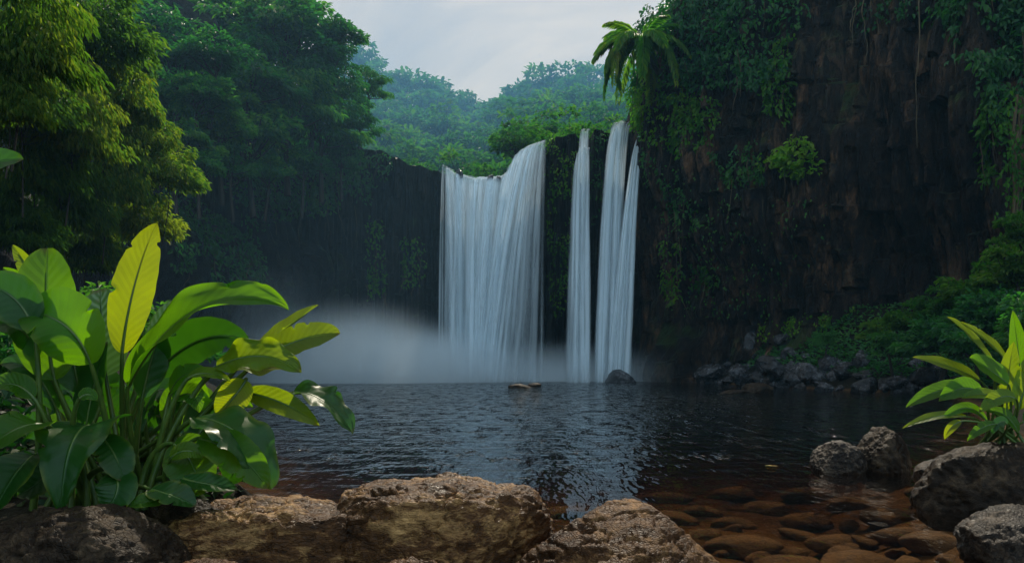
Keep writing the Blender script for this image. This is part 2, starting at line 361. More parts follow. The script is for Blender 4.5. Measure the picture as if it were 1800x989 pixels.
L_yel = bigleaf_mat('yellow_leaf', (0.09, 0.15, 0.004), (0.12, 0.17, 0.005), (0.58, 0.74, 0.004), (0.2, 0.24, 0.03), 16, 0.6, 0.6)
L_grn = bigleaf_mat('fresh_leaf', (0.022, 0.095, 0.004), (0.040, 0.135, 0.005), (0.24, 0.58, 0.004), (0.09, 0.2, 0.03), 13, 0.58)
L_lim = bigleaf_mat('lime_leaf', (0.045, 0.12, 0.004), (0.085, 0.16, 0.005), (0.46, 0.66, 0.005), (0.14, 0.24, 0.03), 12, 0.55)
L_drk = bigleaf_mat('deep_leaf', (0.008, 0.050, 0.006), (0.014, 0.075, 0.008), (0.08, 0.32, 0.008), (0.04, 0.12, 0.025), 9, 0.35, 1.0, 0.28)
L_sil = bigleaf_mat('silvery_leaf', (0.025, 0.085, 0.025), (0.04, 0.11, 0.03), (0.12, 0.30, 0.05), (0.05, 0.12, 0.04), 12, 0.3, 1.0, 0.35, stripes=0.8)
L_dead = bigleaf_mat('dead_leaf', (0.16, 0.07, 0.02), (0.22, 0.10, 0.03), (0.35, 0.15, 0.03), (0.1, 0.05, 0.02), 8, 0.3)
L_gold = bigleaf_mat('fallen_yellow_leaf', (0.42, 0.24, 0.02), (0.50, 0.30, 0.03), (0.5, 0.35, 0.02), (0.3, 0.2, 0.03), 8, 0.3)
def stalk_mat():
    k = NT('stalk'); g = k.n('ShaderNodeNewGeometry'); n = k.noise(k.vmul(g.outputs['Position'], (4, 4, 1)), 12, 3)
    pb = k.n('ShaderNodeBsdfPrincipled', Base__Color=k.ramp(n, [(0.3, (0.03, 0.08, 0.012)), (0.7, (0.09, 0.14, 0.02))]), Roughness=0.4)
    return k.surf(pb.outputs[0])
M_stalk = stalk_mat()

# ------------------------------------------------------------------ setting: ground, pool, cliffs, hills
def xl(Y): return np.interp(Y, [-20, 0, 2.9, 3.4, 4.0, 5, 8.5, 25, 40, 50, 58], [1.2, 1.0, 0.75, -0.1, -0.95, -1.5, -2.9, -8.0, -12.5, -13.5, -14])
def xr(Y): return np.interp(Y, [-20, 2, 3.4, 4.6, 5.8, 7.5, 10, 19, 27, 30, 33, 40, 47, 52], [2.2, 2.3, 2.55, 2.9, 3.2, 4.1, 5.6, 10.2, 13.4, 13.6, 12.2, 10.9, 9.6, 8.4])
def bedz(X, Y):
    dl = xl(Y)-X; dr = X-xr(Y)
    deep = np.interp(Y, [0, 4, 8, 14, 30, 55], [-0.30, -0.36, -0.5, -0.9, -1.3, -1.4])
    sl = np.interp(Y, [3, 10, 30], [0.75, 0.4, 0.45])
    bl = np.where(dl > 0, np.minimum(dl*sl, np.interp(Y, [3, 12, 30], [0.12, 1.9, 5.0])+0.30*np.clip((-0.75-X)/0.4, 0, 1)), 0)
    br = np.where(dr > 0, np.minimum(dr*np.interp(Y, [3, 12, 30, 40], [0.35, 0.25, 0.30, 0.75]), np.interp(Y, [3, 12, 25], [0.4, 1.6, 3.4])), 0)
    ins = np.minimum(np.maximum(-dl, 0), np.maximum(-dr, 0))
    z = np.where((dl < 0) & (dr < 0), deep*np.clip(ins/np.interp(Y, [3, 10, 30], [0.8, 2.0, 4.0]), 0, 1)**0.7-0.03, bl+br)
    return z
def bed_point(X, Y): return float(bedz(np.array([X]), np.array([Y]))[0])
gx = np.concatenate([np.linspace(-40, -6, 60), np.linspace(-5.8, 6, 240), np.linspace(6.15, 40, 110)])
gy = np.concatenate([np.linspace(-12, 1, 20), np.linspace(1.1, 12, 200), np.linspace(12.3, 56, 150)])
GX, GY = np.meshgrid(gx, gy, indexing='ij')
GZ = bedz(GX, GY)+0.10*fbm(np.stack([GX*0.9, GY*0.9, GX*0], -1), 4, 3)*np.clip(GY/8, 0.25, 1.5)
o = mobj('riverbed', npmesh('riverbed', np.stack([GX, GY, GZ], -1).reshape(-1, 3), gridfaces(len(gx), len(gy)), M_soil)); tag(o, None, None, None, 'structure')
far = 320.0
o = mobj('ground', npmesh('ground', [(-far, -far, -2.2), (far, -far, -2.2), (far, far, -2.2), (-far, far, -2.2)], np.array([[0, 1, 2, 3]]), M_hill)); tag(o, None, None, None, 'structure')
o = mobj('water', box_mesh('water', (-26, -11, -3.0), (24, 55, 0.0), M_water)); tag(o, None, None, None, 'structure')

def resample(path, step):
    path = np.asarray(path, float); d = np.concatenate(([0], np.cumsum(np.linalg.norm(np.diff(path, axis=0), axis=1))))
    s = np.arange(0, d[-1], step)
    q = np.stack([np.interp(s, d, path[:, i]) for i in range(path.shape[1])], 1)
    k = max(3, int(2.0/step)); ker = np.hanning(k+2)[1:-1]; ker /= ker.sum()
    qq = np.pad(q, ((k, k), (0, 0)), mode='reflect', reflect_type='odd')
    q = np.stack([np.convolve(qq[:, i], ker, 'same')[k:-k] for i in range(q.shape[1])], 1)
    return s, q
def columns(s, z, w, hseg, seed):
    """basalt-like blocks: vertical columns broken at random heights"""
    ss = s/w+0.35*np.sin(z*0.4+s)*0.3; i = np.floor(ss).astype(np.int64)
    off = _hash(i, i*0, i*0, seed)*7
    j = np.floor(z/hseg+off).astype(np.int64)
    f = ss-i
    edge = 1-np.abs(2*f-1)**6
    return _hash(i, j, i*0+1, seed)*edge
def cliff(name, path, ztop, nz, disp, mat, lean=None, step=0.12, zbot=-1.5, back=6.0):
    s, q = resample(path, step); t = unit(np.gradient(q[:, :2], axis=0)); nrm = np.stack([t[:, 1], -t[:, 0]], 1)
    zt = ztop(s, q); v = np.linspace(0, 1, nz)
    Z = zbot+(zt[:, None]-zbot)*v[None, :]; S = np.repeat(s[:, None], nz, 1)
    D = disp(S, Z, q)
    if lean is not None: D = D-lean(S, Z, q)
    X = q[:, 0:1]+nrm[:, 0:1]*D; Y = q[:, 1:2]+nrm[:, 1:2]*D
    V = np.stack([X, Y, Z], -1)
    bk = []
    for b in (0.35, 1.2, 2.6, back):
        w = V[:, -1].copy(); w[:, 0] -= nrm[:, 0]*b; w[:, 1] -= nrm[:, 1]*b; w[:, 2] += 0.05*b+0.10*fbm(w*0.9, 3, 5); bk.append(w)
    V = np.concatenate([V, np.stack(bk, 1)], 1)
    du = np.gradient(V, axis=0); dvv = np.gradient(V, axis=1); N = unit(np.cross(du, dvv))
    sgn = np.sign((N[..., 0]*nrm[:, None, 0]+N[..., 1]*nrm[:, None, 1]).mean()); N = N*sgn
    o = mobj(name, npmesh(name, V.reshape(-1, 3), gridfaces(V.shape[0], V.shape[1]), mat, smooth=False)); tag(o, None, None, None, 'structure')
    return V, N
LIPX = [-14, -9, -7.4, -6, -3.95, -3.2, -1.6, -0.2, 0.2, 0.8, 1.8, 2.1, 3.7, 3.9, 4.5, 4.8, 5.4, 6.9, 8, 10]
LIPZ = [14.5, 13.6, 13.3, 12.6, 12.2, 11.85, 11.5, 11.75, 12.6, 13.2, 13.5, 14.0, 14.15, 13.85, 13.9, 14.3, 14.4, 14.6, 15, 16]
def d_wall(S, Z, q):
    X = q[:, 0:1]+0*Z
    p = np.stack([S*0.55, Z*0.10, S*0], -1)
    d = 1.0*fbm(p, 4, 11)+0.45*columns(S, Z, 0.55, 4.0, 5)+0.30*columns(S, Z, 0.28, 2.2, 9)+0.22*fbm(np.stack([S*2.5, Z*0.7, S*0], -1), 4, 21)
    for a, w in ((3.0, 0.75), (4.95, 0.35)): d = d+0.9*np.exp(-((X-a)/w)**4)*np.clip((Z-1)/4, 0, 1)
    for a, w in ((-1.0, 2.6), (6.0, 1.0)): d = d-0.5*np.exp(-((X-a)/w)**4)
    return d+0.25*np.clip((8-Z)/8, 0, 1)-0.5
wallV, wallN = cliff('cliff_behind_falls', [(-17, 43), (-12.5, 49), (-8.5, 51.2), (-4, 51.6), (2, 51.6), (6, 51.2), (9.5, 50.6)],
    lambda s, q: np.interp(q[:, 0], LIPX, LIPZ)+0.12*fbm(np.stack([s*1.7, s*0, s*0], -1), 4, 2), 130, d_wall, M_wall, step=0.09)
def d_right(S, Z, q):
    d = 1.9*fbm(np.stack([S*0.25, Z*0.13, S*0], -1), 4, 31)+0.85*columns(S, Z, 1.1, 3.6, 35)+0.55*columns(S, Z, 0.48, 1.9, 39)+0.40*fbm(np.stack([S*1.6, Z*0.8, S*0], -1), 5, 41)
    ov = np.interp(Z, [-1.5, 1, 3, 5.5, 7.5, 11, 14, 20, 27], [0.6, 0.2, -1.2, -1.0, 0.3, 0.9, 0.7, -0.3, -2.5])
    return d*np.clip((S-3)/6, 0.12, 1)+ov*np.clip((S-3)/6, 0, 1)
rightV, rightN = cliff('cliff_right', [(6.6, 55), (7.3, 50.4), (8.6, 47.6), (12, 43.8), (16, 39.5), (20, 34.5), (23.5, 28), (27, 20), (30, 10), (32, 2)],
    lambda s, q: np.interp(s, [0, 3, 6, 9, 14, 40], [15.0, 15.6, 18.5, 21, 25, 28])+0.8*fbm(np.stack([s*0.6, s*0, s*0], -1), 4, 4), 230, d_right, M_cliff, step=0.12, back=9)
def d_left(S, Z, q): return 1.6*fbm(np.stack([S*0.2, Z*0.2, S*0], -1), 4, 51)+0.4*columns(S, Z, 0.8, 3.0, 55)+0.3*fbm(np.stack([S, Z, S*0], -1), 4, 61)
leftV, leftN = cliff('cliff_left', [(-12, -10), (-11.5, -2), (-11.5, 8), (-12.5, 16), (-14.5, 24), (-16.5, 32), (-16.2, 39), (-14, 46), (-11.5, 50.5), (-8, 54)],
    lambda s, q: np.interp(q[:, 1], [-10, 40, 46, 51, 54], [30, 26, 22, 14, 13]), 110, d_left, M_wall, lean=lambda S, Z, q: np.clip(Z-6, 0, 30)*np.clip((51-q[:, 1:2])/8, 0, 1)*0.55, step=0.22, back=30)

def hillz(X, Y):
    z = 11.0+np.clip(Y-56, 0, 400)*0.262+0.0009*np.clip(np.abs(X-0.02*Y)-4, 0, 60)**2*np.clip(Y/120, 0, 2)
    z = np.where(Y > 165, z-(Y-165)*0.35, z)
    z = z+np.clip((-9-X), 0, 60)*0.30*np.clip((Y-44)/10, 0, 1)
    return z
hx = np.linspace(-140, 140, 140); hy = np.concatenate([np.linspace(52.5, 175, 90), np.linspace(180, 320, 30)])
HX, HYY = np.meshgrid(hx, hy, indexing='ij')
HZ = hillz(HX, HYY)+1.2*fbm(np.stack([HX*0.08, HYY*0.08, HX*0], -1), 3, 71)-0.8*np.clip((57-HYY)/4, 0, 1)
o = mobj('hill', npmesh('hill', np.stack([HX, HYY, HZ], -1).reshape(-1, 3), gridfaces(len(hx), len(hy)), M_hill)); tag(o, None, None, None, 'structure')

# ------------------------------------------------------------------ air: haze over the valley, spray at the foot of the falls
k = NT('haze_air'); pv = k.n('ShaderNodeVolumePrincipled', Color=(0.26, 0.64, 1.0), Density=0.00042, Anisotropy=0.25)
k.t.links.new(pv.outputs[0], k.out.inputs['Volume'])
o = mobj('haze', box_mesh('haze', (-330, -330, -3.2), (330, 330, 62), k.m)); tag(o, None, None, None, 'stuff')

def mist_mat(blobs, amp):
    k = NT('spray'); tco = k.n('ShaderNodeTexCoord'); p = tco.outputs['Object']
    nz = k.noise(k.vmul(p, (1, 1, 1.6)), 0.32, 3, 0.55)
    tot = None
    for (c, r, d) in blobs:
        a = k.n('ShaderNodeVectorMath', _operation='SUBTRACT'); k.set(a.inputs[0], p); a.inputs[1].default_value = tuple(c)
        b = k.vmul(a.outputs[0], tuple(1/x for x in r)); l = k.n('ShaderNodeVectorMath', _operation='LENGTH'); k.set(l.inputs[0], b)
        v = k.math('POWER', k.maprange(l.outputs['Value'], 1.0, 0.0), 2.0); v = k.math('MULTIPLY', v, d)
        tot = v if tot is None else k.math('ADD', tot, v)
    dn = k.math('MULTIPLY', tot, k.maprange(nz, 0.3, 0.7, 0.75, 1.25))
    pv = k.n('ShaderNodeVolumePrincipled', Color=(0.86, 0.95, 1.0), Density=dn, Anisotropy=-0.05)
    k.t.links.new(pv.outputs[0], k.out.inputs['Volume']); return k.m
def ellipsoid(name, c, r, dens, col, an=0.2):
    k = NT('air'); pv = k.n('ShaderNodeVolumePrincipled', Color=col, Density=dens, Anisotropy=an); k.t.links.new(pv.outputs[0], k.out.inputs['Volume'])
    bm = bmesh.new(); bmesh.ops.create_icosphere(bm, subdivisions=4, radius=1.0); me = bpy.data.meshes.new(name)
    for v in bm.verts: v.co = Vector((v.co.x*r[0], v.co.y*r[1], v.co.z*r[2]))
    bm.to_mesh(me); bm.free(); me.materials.append(k.m); o = mobj(name, me, None, c); tag(o, None, None, None, 'stuff'); return o
ellipsoid('mist', (0, 122, 26), (100, 64, 34), 0.0036, (0.26, 0.62, 1.0))
ellipsoid('mist', (-13, 29, 9), (14, 18, 15), 0.0013, (0.40, 0.72, 1.0), 0.1)
mm = mist_mat([((-7.9, 44.6, -0.3), (7.4, 4.6, 4.9), 2.6), ((-4.0, 46.4, 0.0), (5.4, 3.8, 3.3), 2.8), ((1.5, 47.6, 0.0), (9.5, 3.4, 2.6), 1.1), ((-12.5, 44, 1.0), (6, 4, 6), 0.2)], 1.0)
o = mobj('mist', box_mesh('mist', (-19, 39.5, 0.01), (11.2, 51.6, 7.2), mm)); tag(o, None, None, None, 'stuff')

# ------------------------------------------------------------------ waterfalls
def sheet(top, bot, cover, ylip, ybot, useed, nu=90, nv=70, relief=0.22, back=1.6, pybot=667):
    top = np.asarray(top, float); bot = np.asarray(bot, float)
    u = np.linspace(0, 1, nu); ut = np.linspace(0, 1, len(top)); ub = np.linspace(0, 1, len(bot))
    px = np.interp(u, ut, top[:, 0]); py = np.interp(u, ut, top[:, 1]); bx = np.interp(u, ub, bot)
    T = np.stack([P(a, b, ylip) for a, b in zip(px, py)]); B = np.stack([P(a, pybot, ybot) for a in bx]); B[:, 2] = -0.05
    T[:, 2] += 0.16*fbm(np.stack([T[:, 0]*2.3, u*0+useed, u*0], -1), 4, useed+3); T[:, 1] += 0.25*fbm(np.stack([T[:, 0]*1.7, u*0+useed, u*0], -1), 3, useed+5)
    wid = np.linalg.norm(B[-1]-B[0])+1e-6; V = []; CV = []; UV = []
    nb = 8
    for j in range(nv+nb):
        if j < nb:
            k = 1-j/nb; q = T.copy(); q[:, 1] += back*k; q[:, 2] += 0.10*k-0.06*(1-k)**2; t = 0
        else:
            t = (j-nb)/(nv-1); q = T.copy()
            q[:, 0] = T[:, 0]+(B[:, 0]-T[:, 0])*t**0.75; q[:, 1] = ylip+(ybot-ylip)*t**0.55
            q[:, 2] = T[:, 2]-0.06+(B[:, 2]-T[:, 2])*t
        r = fbm(np.stack([u*wid*2.2+useed*9, np.full(nu, t*0.9), u*0], -1), 4, useed)
        q[:, 1] -= relief*r*min(1, t*6+0.15)
        V.append(q); cv = np.interp(u, np.linspace(0, 1, len(cover[0])), cover[0])*(1-t)+np.interp(u, np.linspace(0, 1, len(cover[1])), cover[1])*t
        CV.append(cv*(1 if j >= nb else (j/nb)**0.7)); UV.append(np.stack([u*wid+useed*13.7, np.full(nu, t*14)], 1))
    V = np.stack(V, 1); CV = np.stack(CV, 1); UV = np.stack(UV, 1)
    n = V.shape[1]
    return npmesh('curtain', V.reshape(-1, 3), gridfaces(nu, n), M_fall, UV.reshape(-1, 2), True, {'cover': CV.ravel()})
def strand(top, bot, w0, w1, ylip, ybot, alpha, seed, pw=0.55, back=1.0, fade=0.25, nu=11, nv=64):
    """one rounded rope of falling water: soft at its edges, spreading as it drops"""
    rg = np.random.default_rng(seed); T = P(top[0], top[1], ylip); B = P(bot, 667, ybot); B[2] = -0.03
    tt = np.concatenate([np.linspace(-1, 0, 7)[:-1], np.linspace(0, 1, nv)]); x = np.linspace(-1, 1, nu)
    f = np.clip(tt, 0, 1); bk = np.clip(-tt, 0, 1)
    cxx = T[0]+(B[0]-T[0])*f**pw+0.05*fbm(np.stack([f*3+seed, f*0, f*0], -1), 2, seed)*f
    cyy = ylip+(ybot-ylip)*f**0.5+bk*back; czz = T[2]+(B[2]-T[2])*f+0.06*bk-0.05*(1-bk)
    wd = (w0+(w1-w0)*f**0.7)/F*50*0.5*(1+0.18*fbm(np.stack([f*4+seed*3, f*0, f*0], -1), 3, seed+1))
    V = np.stack([cxx[:, None]+wd[:, None]*x, cyy[:, None]-(1-x*x)*np.minimum(wd, 0.35)[:, None]*0.8, czz[:, None]+0*x], -1)
    cv = alpha*((1-np.abs(x)**2)**1.6)[None, :]*(1-fade*f**2)[:, None]*np.clip(0.35+f*12, 0, 1)[:, None]*(1-bk*0.9)[:, None]
    U = np.stack([(x[None, :]*wd[:, None])+seed*3.37, (tt[:, None]*14+seed)+0*x], -1)
    return npmesh('strand', V.reshape(-1, 3), gridfaces(len(tt), nu), M_fall, U.reshape(-1, 2), True, {'cover': cv.ravel()})
def waterfall(label, sheets, strands):
    r = empty('waterfall', (0, 0, 0), label, 'waterfall', 'strands of the waterfall'); ms = [('curtain', sheet(*a, **kw)) for a, kw in sheets]+[('strand', strand(*a)) for a in strands]; ps = []
    for n, m in ms:
        v = np.empty(len(m.vertices)*3, np.float32); m.vertices.foreach_get('co', v); ps.append(v.reshape(-1, 3))
    al = np.concatenate(ps); c = np.array([al[:, 0].mean(), al[:, 1].min(), 0.0]); r.location = c
    for (n, m), p in zip(ms, ps):
        m.vertices.foreach_set('co', (p-c).astype(np.float32).ravel()); m.update(); mobj(n, m, r)
rw = np.random.default_rng(77)
def lip(px): return float(np.interp(px, [776, 782, 800, 825, 850, 880, 895, 905, 915, 932, 958], [287, 289, 300, 308, 311, 309, 302, 286, 266, 254, 245]))
st = []
for i, px in enumerate(np.linspace(784, 896, 26)):
    px += rw.uniform(-4, 4); st.append(((px, lip(px)+rw.uniform(-1, 4)), 790+(px-784)*0.62+rw.uniform(-8, 8), rw.uniform(6, 18), rw.uniform(10, 30), rw.uniform(50.0, 50.8), rw.uniform(46.8, 48.8), rw.uniform(0.3, 1.0), 100+i))
for i, px in enumerate((779, 781, 785, 790)): st.append(((px, lip(px)), (772, 777, 783, 789)[i], 4, 7, 50.6, 48.8, 0.5, 140+i, 0.5))
for i, (px, bx, w0, w1, al) in enumerate([(906, 844, 12, 17, .8), (914, 850, 12, 20, 1.0), (922, 854, 13, 20, 1.0), (930, 862, 11, 17, .95), (934, 870, 9, 15, .8), (940, 882, 8, 14, .8), (945, 893, 9, 17, .7), (949, 904, 8, 17, .5), (952, 918, 8, 18, .42), (955, 936, 8, 17, .42), (958, 950, 6, 10, .3), (943, 874, 6, 12, .6), (937, 858, 8, 14, .7), (956, 928, 6, 14, .3)]):
    st.append(((px, lip(px)), bx, w0, w1, rw.uniform(50.0, 50.5), rw.uniform(46.8, 47.8), al, 160+i, 0.6))
waterfall('widest white curtain of the waterfall, falling from the low lip on the left', [
    (([(783, 290), (800, 300), (825, 308), (850, 311), (880, 309), (900, 296)], [786, 805, 830, 850, 862], [[0.1, 0.6, 0.65, 0.65, 0.6, 0.4, 0.1], [0, 0.4, 0.55, 0.65, 0.5, 0.1]], 50.7, 48.4, 1), {}),
    (([(896, 300), (920, 262), (957, 246)], [846, 880, 940], [[0.2, 0.65, 0.5, 0.15], [0.2, 0.5, 0.2, 0]], 50.6, 47.9, 4), {})], st)
def bundle(n, tops, bots, w0, w1, yl, yb, seed, al=(0.55, 1.0), pw=0.5):
    o = []
    for i in range(n):
        k = (i+0.5)/n; px = np.interp(k, [q[0] for q in tops], [q[1] for q in tops]); py = np.interp(k, [q[0] for q in tops], [q[2] for q in tops])
        o.append(((px+rw.uniform(-1, 1), py+rw.uniform(-5, 7)), bots[0]+(bots[1]-bots[0])*k+rw.uniform(-3, 3), rw.uniform(*w0), rw.uniform(*w1), yl+rw.uniform(-.25, .25), yb+rw.uniform(-.5, .5), rw.uniform(*al), seed+i, pw))
    return o
waterfall('narrow middle strand of the waterfall between two mossy rock pillars', [],
    bundle(4, [(0, 1022, 231), (1, 1036, 229)], (1006, 1030), (5, 9), (8, 13), 50.3, 48.0, 300, (0.4, 0.8))+bundle(9, [(0, 1015, 274), (.5, 1025, 252), (1, 1036, 264)], (999, 1036), (3, 9), (12, 19), 49.9, 47.3, 320, pw=0.42))
waterfall('tall strand of the waterfall right of the pillars, split by a dark slit', [],
    bundle(9, [(0, 1082, 217), (.5, 1090, 213), (1, 1097, 213)], (1044, 1080), (9, 15), (12, 20), 50.1, 47.4, 340)+bundle(4, [(0, 1103, 214), (1, 1110, 215)], (1072, 1088), (4, 6), (5, 9), 50.2, 47.7, 360, (0.5, 0.8))+[((1076, 236), 1046, 4, 8, 50.1, 47.8, 0.4, 371, 0.5)])
waterfall('rightmost white strand of the waterfall, hugging the dark overgrown cliff', [],
    bundle(5, [(0, 1123, 236), (1, 1128, 226)], (1070, 1104), (1.5, 4), (11, 20), 49.3, 47.0, 380, (0.7, 1.0), 0.6)+bundle(6, [(0, 1117, 290), (1, 1127, 272)], (1068, 1108), (3, 6), (11, 18), 49.1, 46.8, 400, (0.6, 1.0), 0.6))

# ------------------------------------------------------------------ rocks
def rock_mesh(name, size, seed, mat, sub=5, amp=0.22, cuts=9, fine=0.05, ridge=0.05, cutd=(0.62, 0.95), strat=1.0, smooth=True, top=None):
    bm = bmesh.new(); bmesh.ops.create_icosphere(bm, subdivisions=sub, radius=1.0)
    me = bpy.data.meshes.new(name); bm.to_mesh(me); bm.free()
    v = np.empty(len(me.vertices)*3, np.float32); me.vertices.foreach_get('co', v); d = v.reshape(-1, 3).astype(float)
    rg = np.random.default_rng(seed); p = d.copy()
    p *= (1+amp*fbm(d*1.1+seed*3.3, 3, seed))[:, None]
    for i in range(cuts):
        n = unit(rg.normal(size=3)*np.array([1, 1, 0.8])); h = rg.uniform(*cutd); q = p@n-h
        p -= np.where(q > 0, q*0.82, 0)[:, None]*n
    if top is not None:
        lim = top+0.10*fbm(d*2.2+seed, 3, seed+1); q = p[:, 2]-lim; p[:, 2] -= np.where(q > 0, q*0.85, 0)
    p *= np.asarray(size)
    sz = float(np.mean(size)); n = d*1.0
    q = p/sz
    qs = q*np.array([1, 1, strat])
    if sub >= 6:
        cr_ = np.abs(fbm(qs*2.1+seed*1.7, 4, seed+31)); p -= n*(sz*0.045*np.exp(-(cr_/0.035)**2))[:, None]
        cr_ = np.abs(fbm(qs*5.3+seed*2.7, 3, seed+37)); p -= n*(sz*0.025*np.exp(-(cr_/0.05)**2))[:, None]
        p += n*(sz*0.006*fbm(qs*22+seed, 3, seed+41, 0.6, True))[:, None]
    p += n*(sz*(ridge*fbm(qs*3.2+seed, 5, seed+7, 0.55, True)+fine*fbm(qs*7+seed, 5, seed+3, 0.6)))[:, None]
    me.vertices.foreach_set('co', p.astype(np.float32).ravel())
    me.polygons.foreach_set('use_smooth', np.full(len(me.polygons), smooth)); me.update(); me.materials.append(mat)
    return me
def rock(name, c, size, seed, mat, label, cat='rock', group=None, rz=0, **kw):
    o = mobj(name, rock_mesh(name, size, seed, mat, **kw), None, c); o.rotation_euler = (0, 0, rz)
    return tag(o, label, cat, group)
FG = 'rocks at the near bank'
KW = dict(sub=7, fine=0.03, ridge=0.022, strat=2.4)
rock('rock', (-0.245, 3.22, 0.20), (0.44, 0.44, 0.52), 12, M_tan, 'large flat-topped tan rock in the foreground, its right end in shade', 'rock', FG, amp=0.10, cuts=4, top=0.66, **KW)
rock('rock', (-0.86, 3.08, 0.18), (0.42, 0.38, 0.46), 23, M_tan, 'brown rock below the leafy plant, sunlit along its top edge', 'rock', FG, amp=0.12, cuts=4, top=0.66, **KW)
rock('rock', (0.38, 2.95, 0.17), (0.42, 0.40, 0.37), 31, M_brown, 'rounded reddish brown grainy rock at the bottom edge of the pool', 'rock', FG, amp=0.08, cuts=4, sub=7, fine=0.02, ridge=0.012, strat=2.6)
rock('rock', (-1.36, 2.75, 0.22), (0.40, 0.34, 0.36), 45, M_dark, 'dark rough rock under the large heart-shaped leaf', 'rock', FG, amp=0.18, cuts=2, **KW)
rock('rock', (-0.86, 2.52, 0.32), (0.15, 0.14, 0.12), 52, M_brown, 'small rounded brown rock at the bottom edge in front of the dark ones', 'rock', FG, sub=6, amp=0.1, cuts=4, fine=.05)
rock('rock', (-0.27, 2.72, 0.22), (0.19, 0.16, 0.20), 57, M_tan, 'tan lump of rock low in front of the flat-topped rock', 'rock', FG, sub=6, amp=0.12, fine=.07, ridge=.07)
rock('rock', (-1.14, 3.05, 0.28), (0.24, 0.22, 0.24), 59, M_dark, 'black shaded rock wedged beneath the plant stems', 'rock', FG, sub=6, fine=.06, ridge=.06)
RS = 'rocks along the right bank'
rock('rock', P(1760, 850, 6.2)+(0, 0, -0.08), (0.62, 0.5, 0.36), 61, M_dark, 'big black rock carrying the leafy plant on the right bank', 'rock', RS, sub=6, amp=0.15, cuts=9)
rock('rock', P(1650, 825, 6.6)+(0, 0, -0.05), (0.17, 0.2, 0.12), 63, M_grey, 'pale speckled stone at the left tip of the black rock', 'rock', RS, sub=5)
rock('rock', P(1800, 965, 4.6)+(0, 0, -0.10), (0.36, 0.42, 0.32), 67, M_grey, 'grey rough boulder cut off by the right edge of the photo', 'rock', RS, sub=6, amp=0.10, cuts=5, strat=2)
rock('rock', P(1550, 798, 8.3)+(0, 0, -0.05), (0.29, 0.3, 0.30), 71, M_dark, 'taller blocky dark rock of the pair standing in the pool', 'rock', 'pair of rocks in the pool', sub=6, amp=0.12, cuts=8)
rock('rock', P(1474, 805, 8.2)+(0, 0, -0.05), (0.25, 0.25, 0.21), 73, M_grey, 'lower pale-topped rock of the pair standing in the pool', 'rock', 'pair of rocks in the pool', sub=6, amp=0.14, cuts=8)
rock('rock', P(1092, 668, 46), (0.75, 0.6, 0.62), 81, M_wet, 'wedge-shaped black rock at the foot of the rightmost strand', 'rock', sub=5, amp=0.2)
rock('rock', P(912, 681, 36), (0.5, 0.35, 0.16), 83, M_dark, 'low dark rock breaking the water in front of the wide curtain', 'rock', sub=5)
rock('rock', P(938, 677, 38), (0.32, 0.25, 0.11), 84, M_dark, 'smaller of two low rocks in front of the wide curtain', 'rock', sub=4)
rock('rock', P(1332, 687, 30), (0.55, 0.5, 0.28), 85, M_dark, 'dark hump at the right end of the flat shelf near the right shore', 'rock', sub=5)
rock('rock', P(1295, 691, 29.8), (0.7, 0.4, 0.11), 86, M_dark, 'flat rock shelf just above water beside the dark hump', 'rock', sub=5)
SHG = 'boulders on the right shore'
protos = [rock_mesh('boulder', (1, 0.85, 0.75), 100+i*7, M_wet, sub=4, amp=0.28, cuts=12, fine=0.06, ridge=0.07, cutd=(0.5, 0.85), smooth=False) for i in range(6)]
big = [(1355, 645, 37, 0.85, 'large rounded boulder among the dark stones below the cliff'), (1318, 605, 44, 0.75, 'upright pointed stone at the left end of the shore boulders'),
       (1272, 618, 46, 0.7, 'upright narrow stone farthest left under the cliff'), (1300, 655, 40, 0.7, None), (1245, 655, 44, 0.7, None), (1420, 655, 34, 0.6, None), (1460, 640, 36, 0.65, None), (1520, 680, 29.5, 0.5, 'low stone with a mossy rim at the water edge of the right shore'), (1580, 672, 30, 0.5, None), (1635, 660, 29, 0.6, None)]
SHL = ['black wet boulder in the jumble under the cliff nearest the falls', 'glossy wet boulder in the middle of the right shore', 'grey wet boulder at the near end of the right shore, beside the plant']
def shore_boulder(i, c, s, label, px):
    o = mobj('boulder', protos[i % 6], None, c); r = np.random.default_rng(i)
    o.scale = (s*r.uniform(0.8, 1.3), s*r.uniform(0.8, 1.1), s*r.uniform(0.6, 1.0)); o.rotation_euler = (r.uniform(-.5, .5), r.uniform(-.5, .5), r.uniform(0, 6.28))
    tag(o, label or SHL[0 if px < 1330 else 1 if px < 1530 else 2], 'boulder', SHG); return o
for i, (px, py, Y, s, lab) in enumerate(big):
    o = shore_boulder(i, P(px, py, Y), s, lab, px)
    if 'upright' in (lab or ''): o.scale = (0.4, 0.4, 1.1); o.rotation_euler = (0.1, 0.15, i)
for i in range(105):
    Y = rng.uniform(27, 48); X = xr(Y)+rng.gamma(1.6, 0.9)-0.5; s = rng.uniform(0.22, 0.6)*(1 if rng.random() < .8 else 1.4)
    px = CX+F*X/Y
    shore_boulder(20+i, (X, Y, max(bed_point(X, Y), -0.05)+s*0.15), s, None, px)
for i, (px, py, s_, lab) in enumerate([(808, 306, .30, 'small wet stone splitting the water at the left of the fall lip'), (862, 313, .24, 'small wet stone on the low part of the fall lip'), (876, 314, .2, 'smallest wet stone on the fall lip, beside the ramp'), (1100, 219, .24, 'dark wet stone splitting the tall right strand at its top')]):
    o = mobj('boulder', protos[i], None, P(px, py, 50.15)); o.scale = (s_, s_, s_*1.3); tag(o, lab, 'boulder', 'stones on the lip of the falls')
bedp = [rock_mesh('submerged_rock', (1, 0.8, 0.42), 300+i*5, M_bedrock, sub=4, amp=0.2, cuts=8, fine=0.03, ridge=0.03) for i in range(5)]
BR = 'stones under the clear water'
